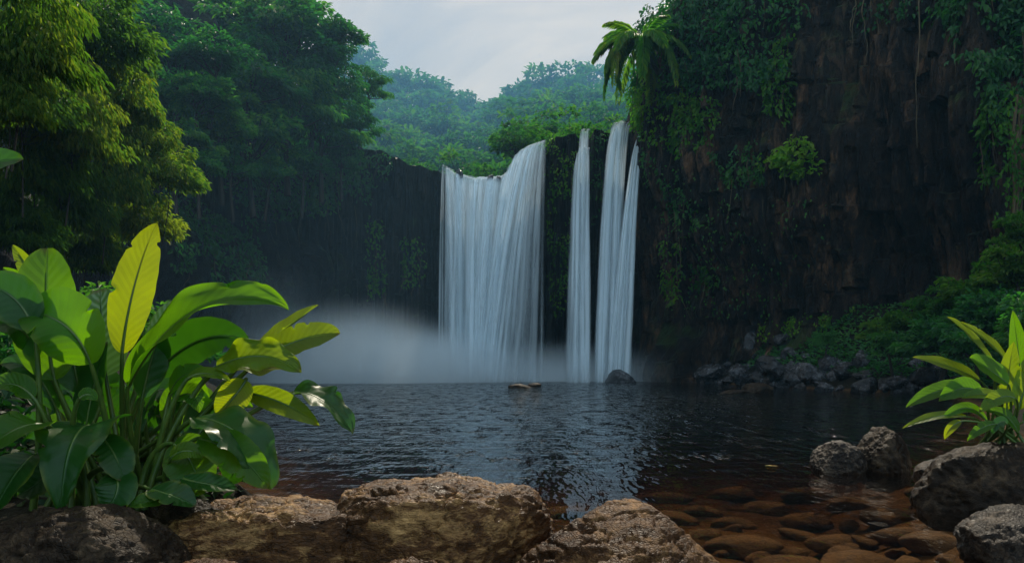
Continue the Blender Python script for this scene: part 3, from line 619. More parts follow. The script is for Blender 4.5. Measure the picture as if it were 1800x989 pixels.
sub = [(1180, 871, .28), (1470, 932, .24), (1304, 928, .30), (1390, 966, .26), (1512, 985, .27), (1233, 852, .24), (1422, 876, .28), (1170, 823, .3), (1346, 847, .28), (1560, 900, .24), (1290, 880, .22), (1590, 950, .22), (1650, 985, .25), (1240, 905, .2), (1110, 850, .25), (1500, 850, .3), (1290, 815, .35), (1420, 815, .35), (1350, 985, .2), (1040, 905, .22), (1000, 860, .3), (1650, 880, .3)]
SUBL = ['brown stone under clear water at the lower right, one of the largest', 'brown stone under clear water close to the bottom edge', 'dim brown stone deeper under the water before the rock pair']
for i, (px, py, s) in enumerate(sub):
    d = 0.30; Y = (CAMZ+d)*F/(py-HY); c = P(px, py, Y)
    o = mobj('submerged_rock', bedp[i % 5], None, (c[0], c[1], min(-s*0.42-0.06, bed_point(c[0], c[1])+s*0.12))); o.scale = (s, s, s*0.8); o.rotation_euler = (0, 0, random.uniform(-0.5, 0.5))
    tag(o, SUBL[1] if py > 925 else SUBL[0] if py > 845 else SUBL[2], 'stone', BR)

for i in range(60):
    Y = rng.uniform(4.5, 8.5); X = rng.uniform(0.7+(Y-4.5)*.1, xr(Y)-0.15); q = rng.uniform(0.05, 0.15); d = rng.uniform(0.5, 1.2)
    o = mobj('submerged_rock', bedp[rng.integers(0, 5)], None, (X, Y, min(bed_point(X, Y)+q*0.15, -q*.5-.04))); o.scale = (q*rng.uniform(.8, 1.5), q, q*rng.uniform(.6, 1.3)); o.rotation_euler = (rng.uniform(-.4, .4), rng.uniform(-.4, .4), rng.uniform(0, 6))
    tag(o, 'small pebble between the larger brown stones under the clear water', 'stone', 'pebbles under the clear water')

# ------------------------------------------------------------------ trees
def crown_mesh(name, rad, nclump, per, ll, lw, mat, seed, flat=0.75, style='dome', droop=0.3):
    global rng
    old = rng; rng = np.random.default_rng(seed)
    c = rdir(nclump)*(rng.random((nclump, 1))**0.45); c[:, 2] = np.abs(c[:, 2])*1.25-0.42; c = c*np.array([1, 1, flat])*rad
    cr = rad*rng.uniform(0.20, 0.42, nclump)*(1 if style == 'dome' else 0.8)
    pos = []; ax = []; nr = []
    for i in range(nclump):
        n = int(per*(cr[i]/(0.33*rad))**2); d = rdir(n); d[:, 2] = np.abs(d[:, 2])*rng.uniform(.7, 1.0)-0.22; d = unit(d)
        r = cr[i]*(rng.random(n)**0.35)[:, None]
        p = c[i]+d*r*np.array([1, 1, 0.62 if style == 'dome' else 0.95])+rdir(n)*cr[i]*(0.0 if style == 'dome' else 0.18)
        out = unit(c[i]*np.array([1, 1, 0.3])+d*rad*0.6)
        if style != 'feather':
            a = unit(out*np.array([1, 1, .5])+rdir(n)*0.7-np.array([0, 0, droop])); nn = unit(d*0.6+np.array([0, 0, 1.0])+rdir(n)*0.55)
        else:
            a = unit(np.array([0.45, -0.1, 0])+out*np.array([.8, .8, 0])+rdir(n)*0.5-np.array([0, 0, 0.25+droop])); nn = unit(d*0.7+np.array([0.1, -0.3, 0.8])+rdir(n)*0.5)
        pos.append(p); ax.append(a); nr.append(nn)
    pos = np.concatenate(pos); ax = np.concatenate(ax); nr = np.concatenate(nr)
    s = rng.uniform(0.65, 1.3, len(pos))
    v, f = leaves(pos, ax, nr, ll*s, lw*s); m = npmesh(name, v, f, mat, smooth=False)
    rng = old
    return m, c
def trunk_mesh(name, rad, height, clumps, seed, r0=0.16, mat=None):
    rg = np.random.default_rng(seed); mb = MB()
    top = np.array([rg.normal()*0.2*rad, rg.normal()*0.2*rad, height])
    mid = np.array([rg.normal()*0.15*rad, rg.normal()*0.15*rad, height*0.55])
    pts = bez([(0, 0, -0.6), mid*np.array([.6, .6, .6]), mid, top], 12)
    mb.add(*tube(pts, np.linspace(r0*1.25, r0*0.35, 12), 8))
    for c in clumps[:min(len(clumps), 16)]:
        e = c+np.array([0, 0, height]); st = pts[rg.integers(6, 11)]
        m2 = (st+e)/2+np.array([0, 0, -0.12*rad])+rg.normal(size=3)*0.06*rad
        mb.add(*tube(bez([st, m2, e], 7), np.linspace(r0*0.38, r0*0.09, 7), 5))
    return mb.mesh(name, mat or M_bark)
def make_tree(name, spec, seed, mat, loc=(0, 0, 0), label='', cat='tree', group=None):
    rad, hgt, ncl, per, ll, lw, flat, style, droop = spec
    r = empty(name, loc, label, cat, group)
    cm, cl = crown_mesh('crown', rad, ncl, per, ll, lw, mat, seed, flat, style, droop)
    t = mobj('trunk', trunk_mesh('trunk', rad, hgt, cl, seed, (0.06 if style == 'dome' else 0.014)*rad), r); cro = mobj('crown', cm, r); cro.location = (0, 0, hgt)
    r['hgt'] = hgt
    return r
used = set()
def place(proto, center, scale, label, group, rz=None, squash=1.0):
    """put a tree so that its crown's centre stands at the point given; its trunk runs down to the slope"""
    h = proto['hgt']*scale*squash; loc = (center[0], center[1], center[2]-h); rz = random.uniform(0, 6.28) if rz is None else rz
    if proto.name not in used:
        used.add(proto.name); proto.location = loc; proto.rotation_euler = (0, 0, rz); proto.scale = (scale, scale, scale*squash); proto['label'] = label
        if group: proto['group'] = group
        return proto
    return copy_thing(proto, loc, rz, (scale, scale, scale*squash), label, group)
# unit crowns: radius 1, scaled in place
fp = [make_tree('broadleaf_tree', (1, 1.5, 26, 120, 0.135, 0.085, 0.9, 'dome', 0.35), 1001, M_forest),
      make_tree('broadleaf_tree', (1, 1.6, 30, 110, 0.125, 0.075, 1.1, 'dome', 0.5), 1002, M_forest),
      make_tree('spreading_tree', (1, 1.4, 22, 130, 0.13, 0.085, 0.6, 'dome', 0.2), 1003, M_forest),
      make_tree('vine_clad_tree', (1, 1.5, 34, 110, 0.15, 0.06, 1.35, 'dome', 0.9), 1004, M_forest)]
LF = 'forest trees on the left slope'
left = [(588, 62, 47, 1.7, 2, 'open-topped tree whose twigs stand against the sky at the left'), (505, 10, 47.5, 2.4, 0, 'large dark tree at the top edge left of the sky gap'),
 (598, 150, 48, 1.6, 3, 'vine-draped tree at the right end of the left forest, next to the sky'), (545, 115, 46.5, 2.2, 1, 'dense dark tree under the open-topped one'),
 (632, 215, 49, 1.2, 3, 'yellow-lit vine-draped tree just above the bare cliff left of the falls'), (500, 70, 45.5, 2.7, 0, 'broad dark tree in the middle of the left forest top'),
 (455, 30, 46, 2.9, 1, 'tall dark tree at the top edge behind the light green dome'), (505, 175, 44.5, 2.3, 3, 'drooping dark tree in the middle of the left forest'),
 (565, 215, 46.5, 2.0, 3, 'dark hanging tree above the vertical streaks of the left cliff'), (430, 130, 42, 2.3, 1, 'shaded tree right of the light green dome'),
 (368, 95, 38, 1.6, 2, 'light green dome-shaped tree standing out of the left forest'), (355, 165, 37, 1.6, 2, 'green layered tree just below the light green dome'),
 (445, 225, 42, 2.0, 0, 'dark tree low in the left forest above the shrubs'), (390, 225, 39, 1.7, 2, 'layered dark green tree beside the feathery trees'),
 (300, 90, 40, 2.2, 0, 'hazy tree behind the yellow-green feathery trees'), (310, 235, 36, 1.5, 1, 'dark tree half hidden by the feathery foliage'),
 (530, 290, 45, 1.35, 2, 'flat layered shrub-like tree leaning over the left cliff'), (465, 300, 42, 1.2, 2, 'small layered tree on the ledge left of the cliff streaks'),
 (600, 275, 47.5, 1.1, 3, 'small dark tree hanging over the cliff edge'), (410, 290, 39, 1.2, 0, 'small dark tree low on the left ledge'),
 (350, 290, 36, 1.1, 2, 'small green tree at the right fringe of the feathery trees'), (648, 150, 54, 1.2, 3, 'narrow tree closing the left forest against the far hill')]
left += [(1172, 62, 49, 1.3, 0, 'leafy tree on the cliff top right behind the palm'), (1215, 15, 48.5, 1.6, 1, 'leafy tree at the top edge right of the palm'), (1150, 118, 50.5, 0.9, 2, 'small pale green tree on the cliff corner under the palm'), (1128, 165, 51.5, 0.6, 2, 'small bright shrub-like tree beside the top of the rightmost strand')]
for px, py, Y, s, kk, lab in left: place(fp[kk], P(px, py, Y), s, lab, LF)
back = [(290, 20, 58, 4.2, 0), (390, 10, 60, 4.4, 1), (440, -10, 60, 4.0, 1), (250, 60, 52, 3.4, 0), (340, 40, 54, 3.6, 2), (420, 60, 54, 3.6, 0), (220, -10, 50, 3.6, 1), (470, 20, 56, 3.0, 0), (180, 60, 46, 3.4, 1), (120, 20, 42, 3.6, 0), (140, 160, 40, 3.2, 1), (60, 180, 36, 3.0, 0), (230, 170, 42, 3.0, 2), (30, 60, 36, 3.2, 1)]
for px, py, Y, s, kk in back: place(fp[kk], P(px, py, Y), s, 'hazy forest tree high on the left slope behind the feathery trees', 'background trees of the left slope')
# feathery trees on the left
ff = [make_tree('feathery_tree', (1, 1.4, 70, 130, 0.13, 0.052, 1.0, 'weep', 0.8), 2001, M_feather),
      make_tree('feathery_tree', (1, 1.4, 70, 130, 0.15, 0.048, 1.1, 'weep', 1.2), 2002, M_feather),
      make_tree('weeping_tree', (1, 1.4, 70, 130, 0.15, 0.045, 1.4, 'weep', 1.6), 2003, M_feather)]
FT = 'feathery trees at the left'
feather = [(10, 165, 12.6, 0.6, 2, 'low drooping tip of foliage at the left edge over the dark leaf'), (20, 50, 13, 1.05, 2, 'near dark crown cut off by the top left corner'), (150, 50, 20, 1.45, 0, 'golden-lit feathery tree at the top edge, left part'), (180, 150, 21, 1.25, 1, 'golden-lit feathery tree below the topmost one'),
 (235, 225, 22, 1.0, 1, 'feathery yellow-green tree in the middle of the left mass'), (285, 300, 22.5, 0.95, 0, 'pale green windswept feathery tree at the right tip of the left mass'), (115, 215, 18, 1.05, 2, 'weeping yellow-green tree in the middle of the left side'),
 (40, 180, 17, 1.1, 1, 'feathery tree at the left edge under the dark crown'), (45, 285, 18, 1.0, 2, 'weeping green tree at the left edge above the dark leaf'), (180, 300, 21, 1.1, 2, 'shaded weeping tree behind the middle of the left mass'),
 (245, 385, 23, 1.0, 0, 'dim blue-green feathery tree low above the tall yellow leaf'), (110, 350, 20, 1.1, 2, 'dim weeping tree low on the left behind the haze'), (30, 400, 18, 0.9, 1, 'dim feathery tree low at the left edge'), (150, 440, 22, 1.0, 1, 'dim feathery bush low behind the pale veined leaf'), (225, 110, 26, 0.8, 0, 'small feathery top beside the hazy trees')]
for px, py, Y, s, kk, lab in feather: place(ff[kk], P(px, py, Y), s, lab, FT, rz=random.uniform(-0.5, 0.5))
# far hillside
hp = [make_tree('hillside_tree', (1, 1.3, 20, 70, 0.17, 0.11, 0.75, 'dome', 0.2), 3001, M_far),
      make_tree('hillside_tree', (1, 1.4, 22, 70, 0.16, 0.10, 1.0, 'dome', 0.4), 3002, M_far),
      make_tree('hillside_tree', (1, 1.3, 15, 90, 0.16, 0.11, 0.5, 'dome', 0.15), 3003, M_far),
      make_tree('hillside_tree', (1, 1.2, 24, 60, 0.18, 0.12, 0.85, 'dome', 0.3), 3004, M_far)]
sky_px = [560, 640, 660, 720, 770, 825, 850, 872, 885, 930, 960, 1040, 1090, 1130, 1200]; sky_py = [70, 88, 98, 122, 140, 163, 172, 172, 158, 140, 122, 108, 112, 115, 100]
def col_word(px): return 'above the bare cliff' if px < 780 else 'above the wide curtain' if px < 930 else 'above the mossy rock' if px < 1040 else 'near the palm'
rows = [(150, 4.4, 'hazy tree on the skyline', 0), (138, 4.6, 'hazy tree just below the skyline', 30), (118, 4.4, 'blue-green tree on the upper far slope', 58), (98, 3.8, 'blue-green tree halfway down the far slope', 92), (82, 3.2, 'green tree on the lower far slope', 122), (68, 2.4, 'bright-topped tree just behind the lip', 150), (59, 1.5, 'low shrubby tree at the edge of the lip', 175)]
for Y, rad, word, dpy in rows:
    st = rad*F/Y*1.15; px = 590+rng.uniform(0, st)
    while px < 1190:
        base = np.interp(px, sky_px, sky_py); low = 300 if px < 900 else 225
        py = base+dpy*(low-base)/175.0
        s = rad*rng.uniform(0.75, 1.2); py2 = py+s*F/Y*0.62+rng.uniform(-6, 8)
        place(hp[rng.integers(0, 4)], P(px, py2, Y+rng.uniform(-4, 4)), s, word+' '+col_word(px), 'trees on the far hillside')
        px += st*rng.uniform(0.7, 1.05)

# ------------------------------------------------------------------ palm
def frond(L, seed, sag):
    rg = np.random.default_rng(seed); mb = MB()
    sp = bez([(0, 0, 0), (L*0.35, 0, L*0.30), (L*0.75, 0, L*0.22-sag*0.3*L), (L*0.98, 0, -sag*L)], 40); t = unit(np.gradient(sp, axis=0))
    mb.add(*tube(sp, np.linspace(0.035, 0.008, 40), 5))
    pos = []; ax = []; nr = []; ln = []
    for i in range(3, 40):
        for sd in (-1, 1):
            a = np.array([0, sd, 0])*0.8+t[i]*0.75+np.array([0, 0, -0.45])+rg.normal(size=3)*0.08
            pos.append(sp[i]); ax.append(a); nr.append(np.array([0, sd*0.4, 1.0])); ln.append(L*0.30*math.sin(math.pi*(0.12+0.83*i/40))**0.7*rg.uniform(.85, 1.1))
    v, f = leaves(np.array(pos), np.array(ax), np.array(nr), np.array(ln), 0.13); mb.add(v, f)
    return mb.mesh('frond', M_palm)
pc = P(1128, 78, 44.5)
pal = empty('palm_tree', pc+np.array([3.6, 2.0, -3.2]), 'palm tree leaning out from the right cliff top against the sky', 'palm tree')
PT = (-3.6, -2.0, 3.2); tp = bez([(0.8, 0.4, -0.6), (-0.8, -.4, 0.4), (-2.6, -1.4, 1.4), PT], 16)
mb = MB(); mb.add(*tube(tp, np.linspace(0.2, 0.11, 16), 9)); mobj('trunk', mb.mesh('trunk', M_bark), pal)
fr = [frond(2.5, 5, 0.3), frond(2.6, 6, 0.7), frond(2.2, 7, 0.1)]
for i in range(20):
    o = mobj('frond', fr[i % 3], pal, PT); az = i*2.399+0.4; o.rotation_euler = (random.uniform(-.2, .2), [0.05, 0.25, -0.45][i % 3], az)
for az, el in ((3.1, 0.0), (3.5, 0.35), (2.8, 0.45), (3.3, 0.8), (2.6, -.3)):
    o = mobj('frond', fr[0], pal, PT); o.rotation_euler = (0, el, az)

# ------------------------------------------------------------------ vines and shrubs on the cliffs
def inpoly(px, py, poly):
    r = np.zeros(px.shape, bool); n = len(poly)
    for i in range(n):
        x0, y0 = poly[i]; x1, y1 = poly[(i+1) % n]
        if y0 == y1: continue
        c = ((y0 > py) != (y1 > py)) & (px < (x1-x0)*(py-y0)/(y1-y0)+x0); r ^= c
    return r
def ivy(V, N, poly, n, label, mat, ll=0.24, thick=0.35, clump=0.0, group='vines on the cliff', name='climbing_vine', hang=0.8, strands=6, seed=0):
    px, py = proj(V); m = inpoly(px, py, poly) & (V[..., 1] > 5); idx = np.argwhere(m)
    if len(idx) < 4: print('ivy: nothing for', label); return
    rg = np.random.default_rng(seed+n); pick = idx[rg.integers(0, len(idx), n*3)]; p = V[pick[:, 0], pick[:, 1]]; nn = N[pick[:, 0], pick[:, 1]]
    dens = fbm(p*0.9+seed, 3, 17+seed); keep = dens+rg.normal(size=len(p))*0.12 > -0.12; p = p[keep][:n]; nn = nn[keep][:n]; dens = dens[keep][:n]
    nn = unit(nn*np.array([1, 1, 0.3])+np.array([0, -0.3, 0.05]))
    off = (rg.random(len(p))**1.5*thick+np.clip(dens, 0, 1)*clump*1.6)[:, None]
    p = p+nn*(off+0.03)+rg.normal(size=p.shape)*0.06
    a = unit(nn*0.55+np.array([0, 0, -hang])+rg.normal(size=p.shape)*0.4); fn = unit(nn*0.7+np.array([0, 0, 0.7])+rg.normal(size=p.shape)*0.35)
    s = rg.uniform(0.6, 1.3, len(p)); v, f = leaves(p, a, fn, ll*s, ll*0.72*s)
    c = np.array([p[:, 0].mean(), p[:, 1].mean(), p[:, 2].min()])
    r = empty(name, c, label, 'vine' if 'vine' in name else 'shrub', group)
    mobj('leaves', npmesh('leaves', v-c, f, mat, smooth=False), r)
    for i in range(strands):
        q = p[rg.integers(0, len(p))]; L = rg.uniform(0.8, 2.6); h = np.linspace(0, 1, 9)[:, None]
        pts = q+h*np.array([rg.normal()*.25, -0.1, -L])+fbm(np.concatenate([h*3+i, h*0, h*0+seed], 1), 2, i)[:, None]*np.array([.15, .1, 0])
        mobj('stem', npmesh('stem', *tube(pts-c, np.linspace(0.022, 0.01, 9), 5), M_vine), r)
    return r
W, WNn = rightV, rightN
ivy(W, WNn, [(1112, 20), (1200, -60), (1420, -60), (1405, 40), (1380, 120), (1330, 170), (1260, 150), (1200, 180), (1150, 200), (1120, 120)], 5200, 'thick curtain of dark leaves spilling over the top of the right cliff', M_ivy, 0.27, 0.5, 0.9, seed=1, strands=14)
ivy(W, WNn, [(1100, 150), (1150, 100), (1190, 200), (1180, 270), (1140, 250), (1118, 215)], 1200, 'leafy vine over the cliff corner just right of the falls', M_ivyb, 0.24, 0.4, 0.5, seed=2)
ivy(W, WNn, [(1185, 165), (1270, 180), (1262, 260), (1225, 295), (1185, 260)], 1100, 'bright green patch of vine below the thick dark curtain', M_ivyb, 0.22, 0.3, 0.3, seed=3)
ivy(W, WNn, [(1352, 80), (1395, 60), (1396, 180), (1380, 225), (1350, 190)], 700, 'narrow bright strip of vine hanging down the middle of the cliff', M_ivyb, 0.24, 0.3, 0.3, seed=4)
ivy(W, WNn, [(1365, 238), (1420, 245), (1442, 300), (1400, 322), (1366, 285)], 620, 'round yellow-green bush growing out of the middle of the cliff', M_ivyb, 0.26, 0.4, 0.6, name='cliff_shrub', hang=0.3, seed=5, strands=3)
ivy(W, WNn, [(1640, -60), (1960, -60), (1900, 200), (1790, 200), (1760, 215), (1725, 180), (1690, 110), (1650, 50)], 3600, 'mass of large leaves hanging down in the top right corner', M_ivy, 0.30, 0.5, 0.8, seed=6, strands=10)
ivy(W, WNn, [(1722, 170), (1765, 190), (1755, 300), (1735, 340), (1725, 250)], 420, 'thin trailing vine under the hanging mass at the right', M_ivyb, 0.24, 0.3, 0.2, seed=7)
ivy(W, WNn, [(1250, 270), (1330, 250), (1350, 320), (1290, 330)], 420, 'sparse dark vine left of the round bush', M_ivy, 0.22, 0.3, 0.2, seed=8)
ivy(W, WNn, [(1165, 420), (1200, 430), (1200, 530), (1170, 540)], 260, 'small green vine low on the cliff beside the falls', M_ivyb, 0.22, 0.25, 0.2, seed=9, strands=3)
ivy(W, WNn, [(1205, 460), (1262, 470), (1262, 505), (1215, 510)], 170, 'small green tuft low on the cliff, right of the low vine', M_ivyb, 0.22, 0.25, 0.2, seed=10, strands=2)
ivy(W, WNn, [(1130, 260), (1180, 280), (1240, 400), (1200, 410), (1140, 320)], 420, 'scattered small leaves on the cliff right of the rightmost strand', M_ivy, 0.20, 0.2, 0.1, seed=11)
ivy(W, WNn, [(1500, -40), (1640, -40), (1620, 20), (1520, 60)], 260, 'few hanging leaves at the top of the bare dark cliff', M_ivy, 0.24, 0.3, 0.2, seed=12)
ivy(W, WNn, [(1150, 290), (1300, 300), (1480, 330), (1450, 420), (1350, 560), (1180, 560)], 520, 'sparse small creeper leaves scattered over the lower dark cliff', M_ivy, 0.17, 0.2, 0.1, seed=31, strands=8)
ivy(W, WNn, [(1560, 560), (1480, 580), (1330, 600), (1340, 570), (1480, 540)], 500, 'moss-green leaves along the foot of the cliff behind the boulders', M_ivyb, 0.17, 0.2, 0.2, seed=33, strands=2)
V2, N2 = wallV, wallN
ivy(V2, N2, [(962, 236), (1018, 228), (1015, 330), (1000, 545), (975, 560), (962, 400)], 900, 'moss and fern strip down the rock pillar between the strands', M_ivyb, 0.17, 0.15, 0.1, seed=13, strands=2, group='greenery on the wall behind the falls')
ivy(V2, N2, [(1042, 240), (1072, 225), (1062, 330), (1044, 420)], 240, 'small ferns on the narrow rock left of the tall strand', M_ivy, 0.17, 0.15, 0.1, seed=14, strands=2, group='greenery on the wall behind the falls')
ivy(V2, N2, [(640, 380), (672, 390), (675, 520), (645, 530)], 420, 'dim hanging vine on the shaded cliff left of the falls', M_ivyb, 0.2, 0.2, 0.2, seed=15, group='greenery on the wall behind the falls')
ivy(V2, N2, [(705, 415), (740, 420), (740, 500), (712, 505)], 260, 'dim green tuft on the shaded cliff next to the wide curtain', M_ivyb, 0.2, 0.2, 0.2, seed=16, group='greenery on the wall behind the falls')
ivy(V2, N2, [(530, 300), (680, 270), (690, 300), (640, 360), (560, 370)], 900, 'dark vine hanging below the cliff edge trees on the left', M_ivy, 0.22, 0.3, 0.3, seed=17, group='greenery on the wall behind the falls')
ivy(V2, N2, [(400, 270), (560, 260), (640, 300), (560, 380), (420, 400)], 1800, 'dark leaves draped over the left end of the shaded cliff', M_ivy, 0.26, 0.6, 0.8, seed=18, group='greenery on the wall behind the falls', strands=10)
for k_, (poly, lab, n) in enumerate([([(380, 250), (520, 260), (540, 380), (400, 400)], 'dark leafy growth on the left cliff below the layered trees', 1500), ([(280, 330), (400, 330), (400, 470), (300, 480)], 'dark leafy growth on the left cliff behind the tall yellow leaf', 1100), ([(370, 400), (450, 400), (460, 520), (360, 520)], 'dim leafy growth low on the left cliff above the arching leaf', 900)]):
    for VV, NN in ((leftV, leftN),): ivy(VV, NN, poly, n, lab, M_ivy, 0.24, 0.5, 0.5, seed=20+k_, group='greenery on the left cliff')
# dangling roots on the dark cliff
def dangling(px0, py0, px1, py1, Y, label, r=0.03):
    a = P(px0, py0, Y); b = P(px1, py1, Y); h = np.linspace(0, 1, 24)[:, None]
    pts = a+(b-a)*h+fbm(np.concatenate([h*5, h*0+px0, h*0], 1), 3, 3)[:, None]*np.array([0.22, 0.1, 0]); c = pts[-1]
    mb = MB(); mb.add(*tube(pts-c, np.linspace(r, r*0.5, 24), 5)); o = mobj('hanging_root', mb.mesh('hanging_root', M_vine), None, c); tag(o, label, 'vine', 'bare roots hanging down the cliff')
dangling(1515, -30, 1522, 110, 37.2, 'short bare root hanging on the dark cliff')
dangling(1616, -30, 1612, 260, 34.5, 'long bare root hanging on the dark cliff under the top edge')
dangling(1500, -30, 1500, 60, 37.4, 'thin short root left of the other bare roots')
# shrubs on the right bank
sp_ = [make_tree('shrub', (1, 0.7, 30, 130, 0.13, 0.085, 0.8, 'dome', 0.3), 4001, M_shrub, cat='shrub'), make_tree('shrub', (1, 0.7, 26, 130, 0.12, 0.08, 0.7, 'dome', 0.3), 4002, M_ivy, cat='shrub')]
SHR = 'shrubs on the right bank'
for px, py, Y, s, kk, lab in [(1725, 505, 27, 1.1, 0, 'sunlit shrub at the top of the right bank, under the hanging vine'), (1655, 540, 29, 0.9, 0, 'rounded bright shrub in the middle of the right bank'), (1600, 562, 30, 0.85, 0, 'bright green shrub on the left half of the right bank'),
    (1540, 585, 32, 0.65, 0, 'low bright shrub at the left end of the right bank'), (1790, 475, 25, 1.1, 0, 'yellow-green shrub at the right edge above the leafy plant'), (1740, 560, 25, 1.3, 1, 'dark shrub below the sunlit ones at the right'), (1650, 595, 28, 1.2, 1, 'dark shrub above the shore stones'), (1810, 570, 22, 1.3, 1, 'dark shrub at the right edge behind the leafy plant'),
    (1795, 410, 25, 0.75, 0, 'small yellow-green shrub climbing the right edge'), (1450, 598, 36, 0.6, 1, 'low dark shrub left of the bright shrubs'), (1570, 610, 31, 0.9, 1, 'low dark shrub just above the stones'), (1720, 620, 24, 1.0, 1, 'dark shrub low on the bank behind the slender-leaved plant')]: place(sp_[kk], P(px, py, Y), s, lab, SHR)
# ground cover over the right bank
n_ = 9000; cy_ = rng.uniform(18, 44, n_); cx_ = xr(cy_)+0.9+rng.gamma(1.5, 1.6, n_); cz_ = bedz(cx_, cy_)
cp_ = np.stack([cx_, cy_, cz_+rng.uniform(0.0, 0.18, n_)], 1)
v_, f_ = leaves(cp_, rdir(n_)*np.array([1, 1, .4])+np.array([0, 0, .25]), rdir(n_)*.5+np.array([0, -.3, 1]), rng.uniform(.12, .28, n_), 0.12)
tag(mobj('ground_cover', npmesh('ground_cover', v_, f_, M_ivy, smooth=False)), 'low leafy ground cover over the right bank under the shrubs', 'ground cover', None, 'stuff')
# leafy creeper column on the right edge
def creeper(poly_px, Y, n, label):
    pts = np.array([P(x, y, Y) for x, y in poly_px]); c = pts[-1]; dense = np.stack([np.interp(np.linspace(0, len(pts)-1, 60), np.arange(len(pts)), pts[:, i]) for i in range(3)], 1)
    r = empty('hanging_creeper', c, label, 'vine', 'vines on the cliff')
    for dx in (-.12, 0.05, 0.16): mobj('stem', npmesh('stem', *tube(dense-c+np.array([dx, dx*.5, 0])+fbm(dense*0.8+dx*9, 3, 8)[:, None]*0.15, 0.045, 6), M_vine), r)
    p = dense[rng.integers(0, 60, n)]+rng.normal(size=(n, 3))*np.array([.22, .2, .2]); v, f = leaves(p-c, unit(rng.normal(size=(n, 3))*.5+np.array([0, -.3, -1])), unit(rng.normal(size=(n, 3))*.4+np.array([0, -.5, .6])), rng.uniform(.1, .22, n), .12)
    mobj('leaves', npmesh('leaves', v, f, M_ivyb, smooth=False), r)
creeper([(1792, 170), (1784, 260), (1788, 330), (1783, 440)], 26, 420, 'brown leafy creeper rope hanging down the right edge')

# left bank undergrowth
n_ = 7000; cy_ = 3.15+rng.gamma(1.6, 2.2, n_); cx_ = np.minimum(xl(cy_), -0.7-0.1*cy_)-0.02-rng.gamma(1.5, 0.5, n_)*(0.5+cy_*0.2); cz_ = bedz(cx_, cy_); m_ = cz_ > 0.02
cp_ = np.stack([cx_, cy_, cz_+rng.uniform(0.0, 0.07, n_)], 1)[m_]; n_ = len(cp_)
v_, f_ = leaves(cp_, rdir(n_)*np.array([1, 1, .4])+np.array([0, 0, .3]), rdir(n_)*.5+np.array([0, -.3, 1]), rng.uniform(.04, .11, n_)*(0.6+cp_[:, 1]*0.12), 0.05*(0.6+cp_[:, 1]*0.12))
tag(mobj('ground_cover', npmesh('ground_cover', v_, f_, M_under, smooth=False)), 'small dark leaves covering the left bank around the plant stems', 'ground cover', None, 'stuff')
bush = [make_tree('bush', (1, 0.6, 24, 110, 0.16, 0.07, 0.8, 'dome', 0.4), 4101, M_forest, cat='bush')]
for px, py, Y, s, lab in [(60, 560, 8, 0.55, 'dark small-leaved bush behind the leftmost leaves'), (150, 560, 10, 0.6, 'dark bush behind the pale veined leaf'), (260, 590, 11, 0.6, 'dark bush behind the stems of the tall leaf'), (-20, 600, 6, 0.5, 'dark bush at the left edge behind the plants'), (330, 610, 12.5, 0.5, 'dark bush at the water edge behind the arching leaf'), (60, 640, 5.5, 0.4, 'low dark bush under the leftmost leaves')]:
    place(bush[0], P(px, py, Y), s, lab, 'bushes on the left bank')

# ------------------------------------------------------------------ broad-leaved plants in front
CAMP = np.array([0, 0, CAMZ])
def leaf_part(root, rc, px_pts, Ys, wpx, mat, face=(0, -1, 0.5), fold=0.25, shape='lance', wave=0.022, curl=0.0, stalk_from=None, seed=0, label=None):
    pts = np.array([P(x, y, Y) for (x, y), Y in zip(px_pts, Ys)]); nu, nv = 56, 13
    sp = bez(pts, nu); t = unit(np.gradient(sp, axis=0)); n0 = unit(np.array(face, float))
    side = unit(np.cross(t, n0)); nr = np.cross(side, t); u = np.linspace(0, 1, nu)
    if shape == 'lance': w = (np.clip(u, 0, 1)**0.6)*(1-u)**0.82; w = w/w.max()
    elif shape == 'heart': w = np.minimum(1, (u*9)**0.6)*(1-u)**0.85; w = w/w.max()
    elif shape == 'oval': w = (u**0.5)*(1-u)**0.62; w = w/w.max()
    else: w = (u**0.8)*(1-u)**0.9; w = w/w.max()
    Ym = np.mean(Ys); wm = wpx/F*Ym*0.5; vv = np.linspace(-1, 1, nv); V = []; UV = []
    rg = np.random.default_rng(5000+seed+int(px_pts[0][0])*7+int(px_pts[0][1])); phs = rg.uniform(0, 6.28)
    nt = [(rg.uniform(.3, .9), rg.uniform(.10, .5), rg.choice([-1, 1])) for _ in range(rg.integers(0, 4))]
    for j, x in enumerate(vv):
        ed = abs(x)**2*wave*wm*2*np.sin(u*rg.uniform(15, 19)+phs+(0 if x > 0 else 2))
        lift = fold*abs(x)*wm+ed-curl*x*x*wm
        nk = 1+0.012*abs(x)**6*np.sin(u*47+phs)
        for (u0, dp, sg) in nt:
            if sg*x > 0: nk = nk-dp*abs(x)**4*np.exp(-((u-u0)/0.016)**2)
        V.append(sp+side*(x*w*wm*nk)[:, None]+nr*(lift*w**0.5)[:, None]); UV.append(np.stack([u, np.full(nu, x)], 1))
    V = np.stack(V, 1).reshape(-1, 3); UV = np.stack(UV, 1).reshape(-1, 2)
    o = mobj('leaf', npmesh('leaf', V-rc, gridfaces(nu, nv), mat, UV), root)
    if label: o['label'] = label
    a = sp[0]; mb = MB()
    if stalk_from is not None:
        s0 = np.asarray(stalk_from, float); m = s0*0.5+a*0.5+np.array([0, 0, 0.06])-t[0]*0.10
        mb.add(*tube(bez([s0, m, a-t[0]*0.03, a], 14)-rc, np.linspace(0.013, 0.0065, 14), 8))
    mb.add(*tube((sp-nr*0.002)[:46:2]-rc, np.linspace(0.0065, 0.0012, 23), 6))
    mobj('stalk', mb.mesh('stalk', M_stalk), o)
    return o
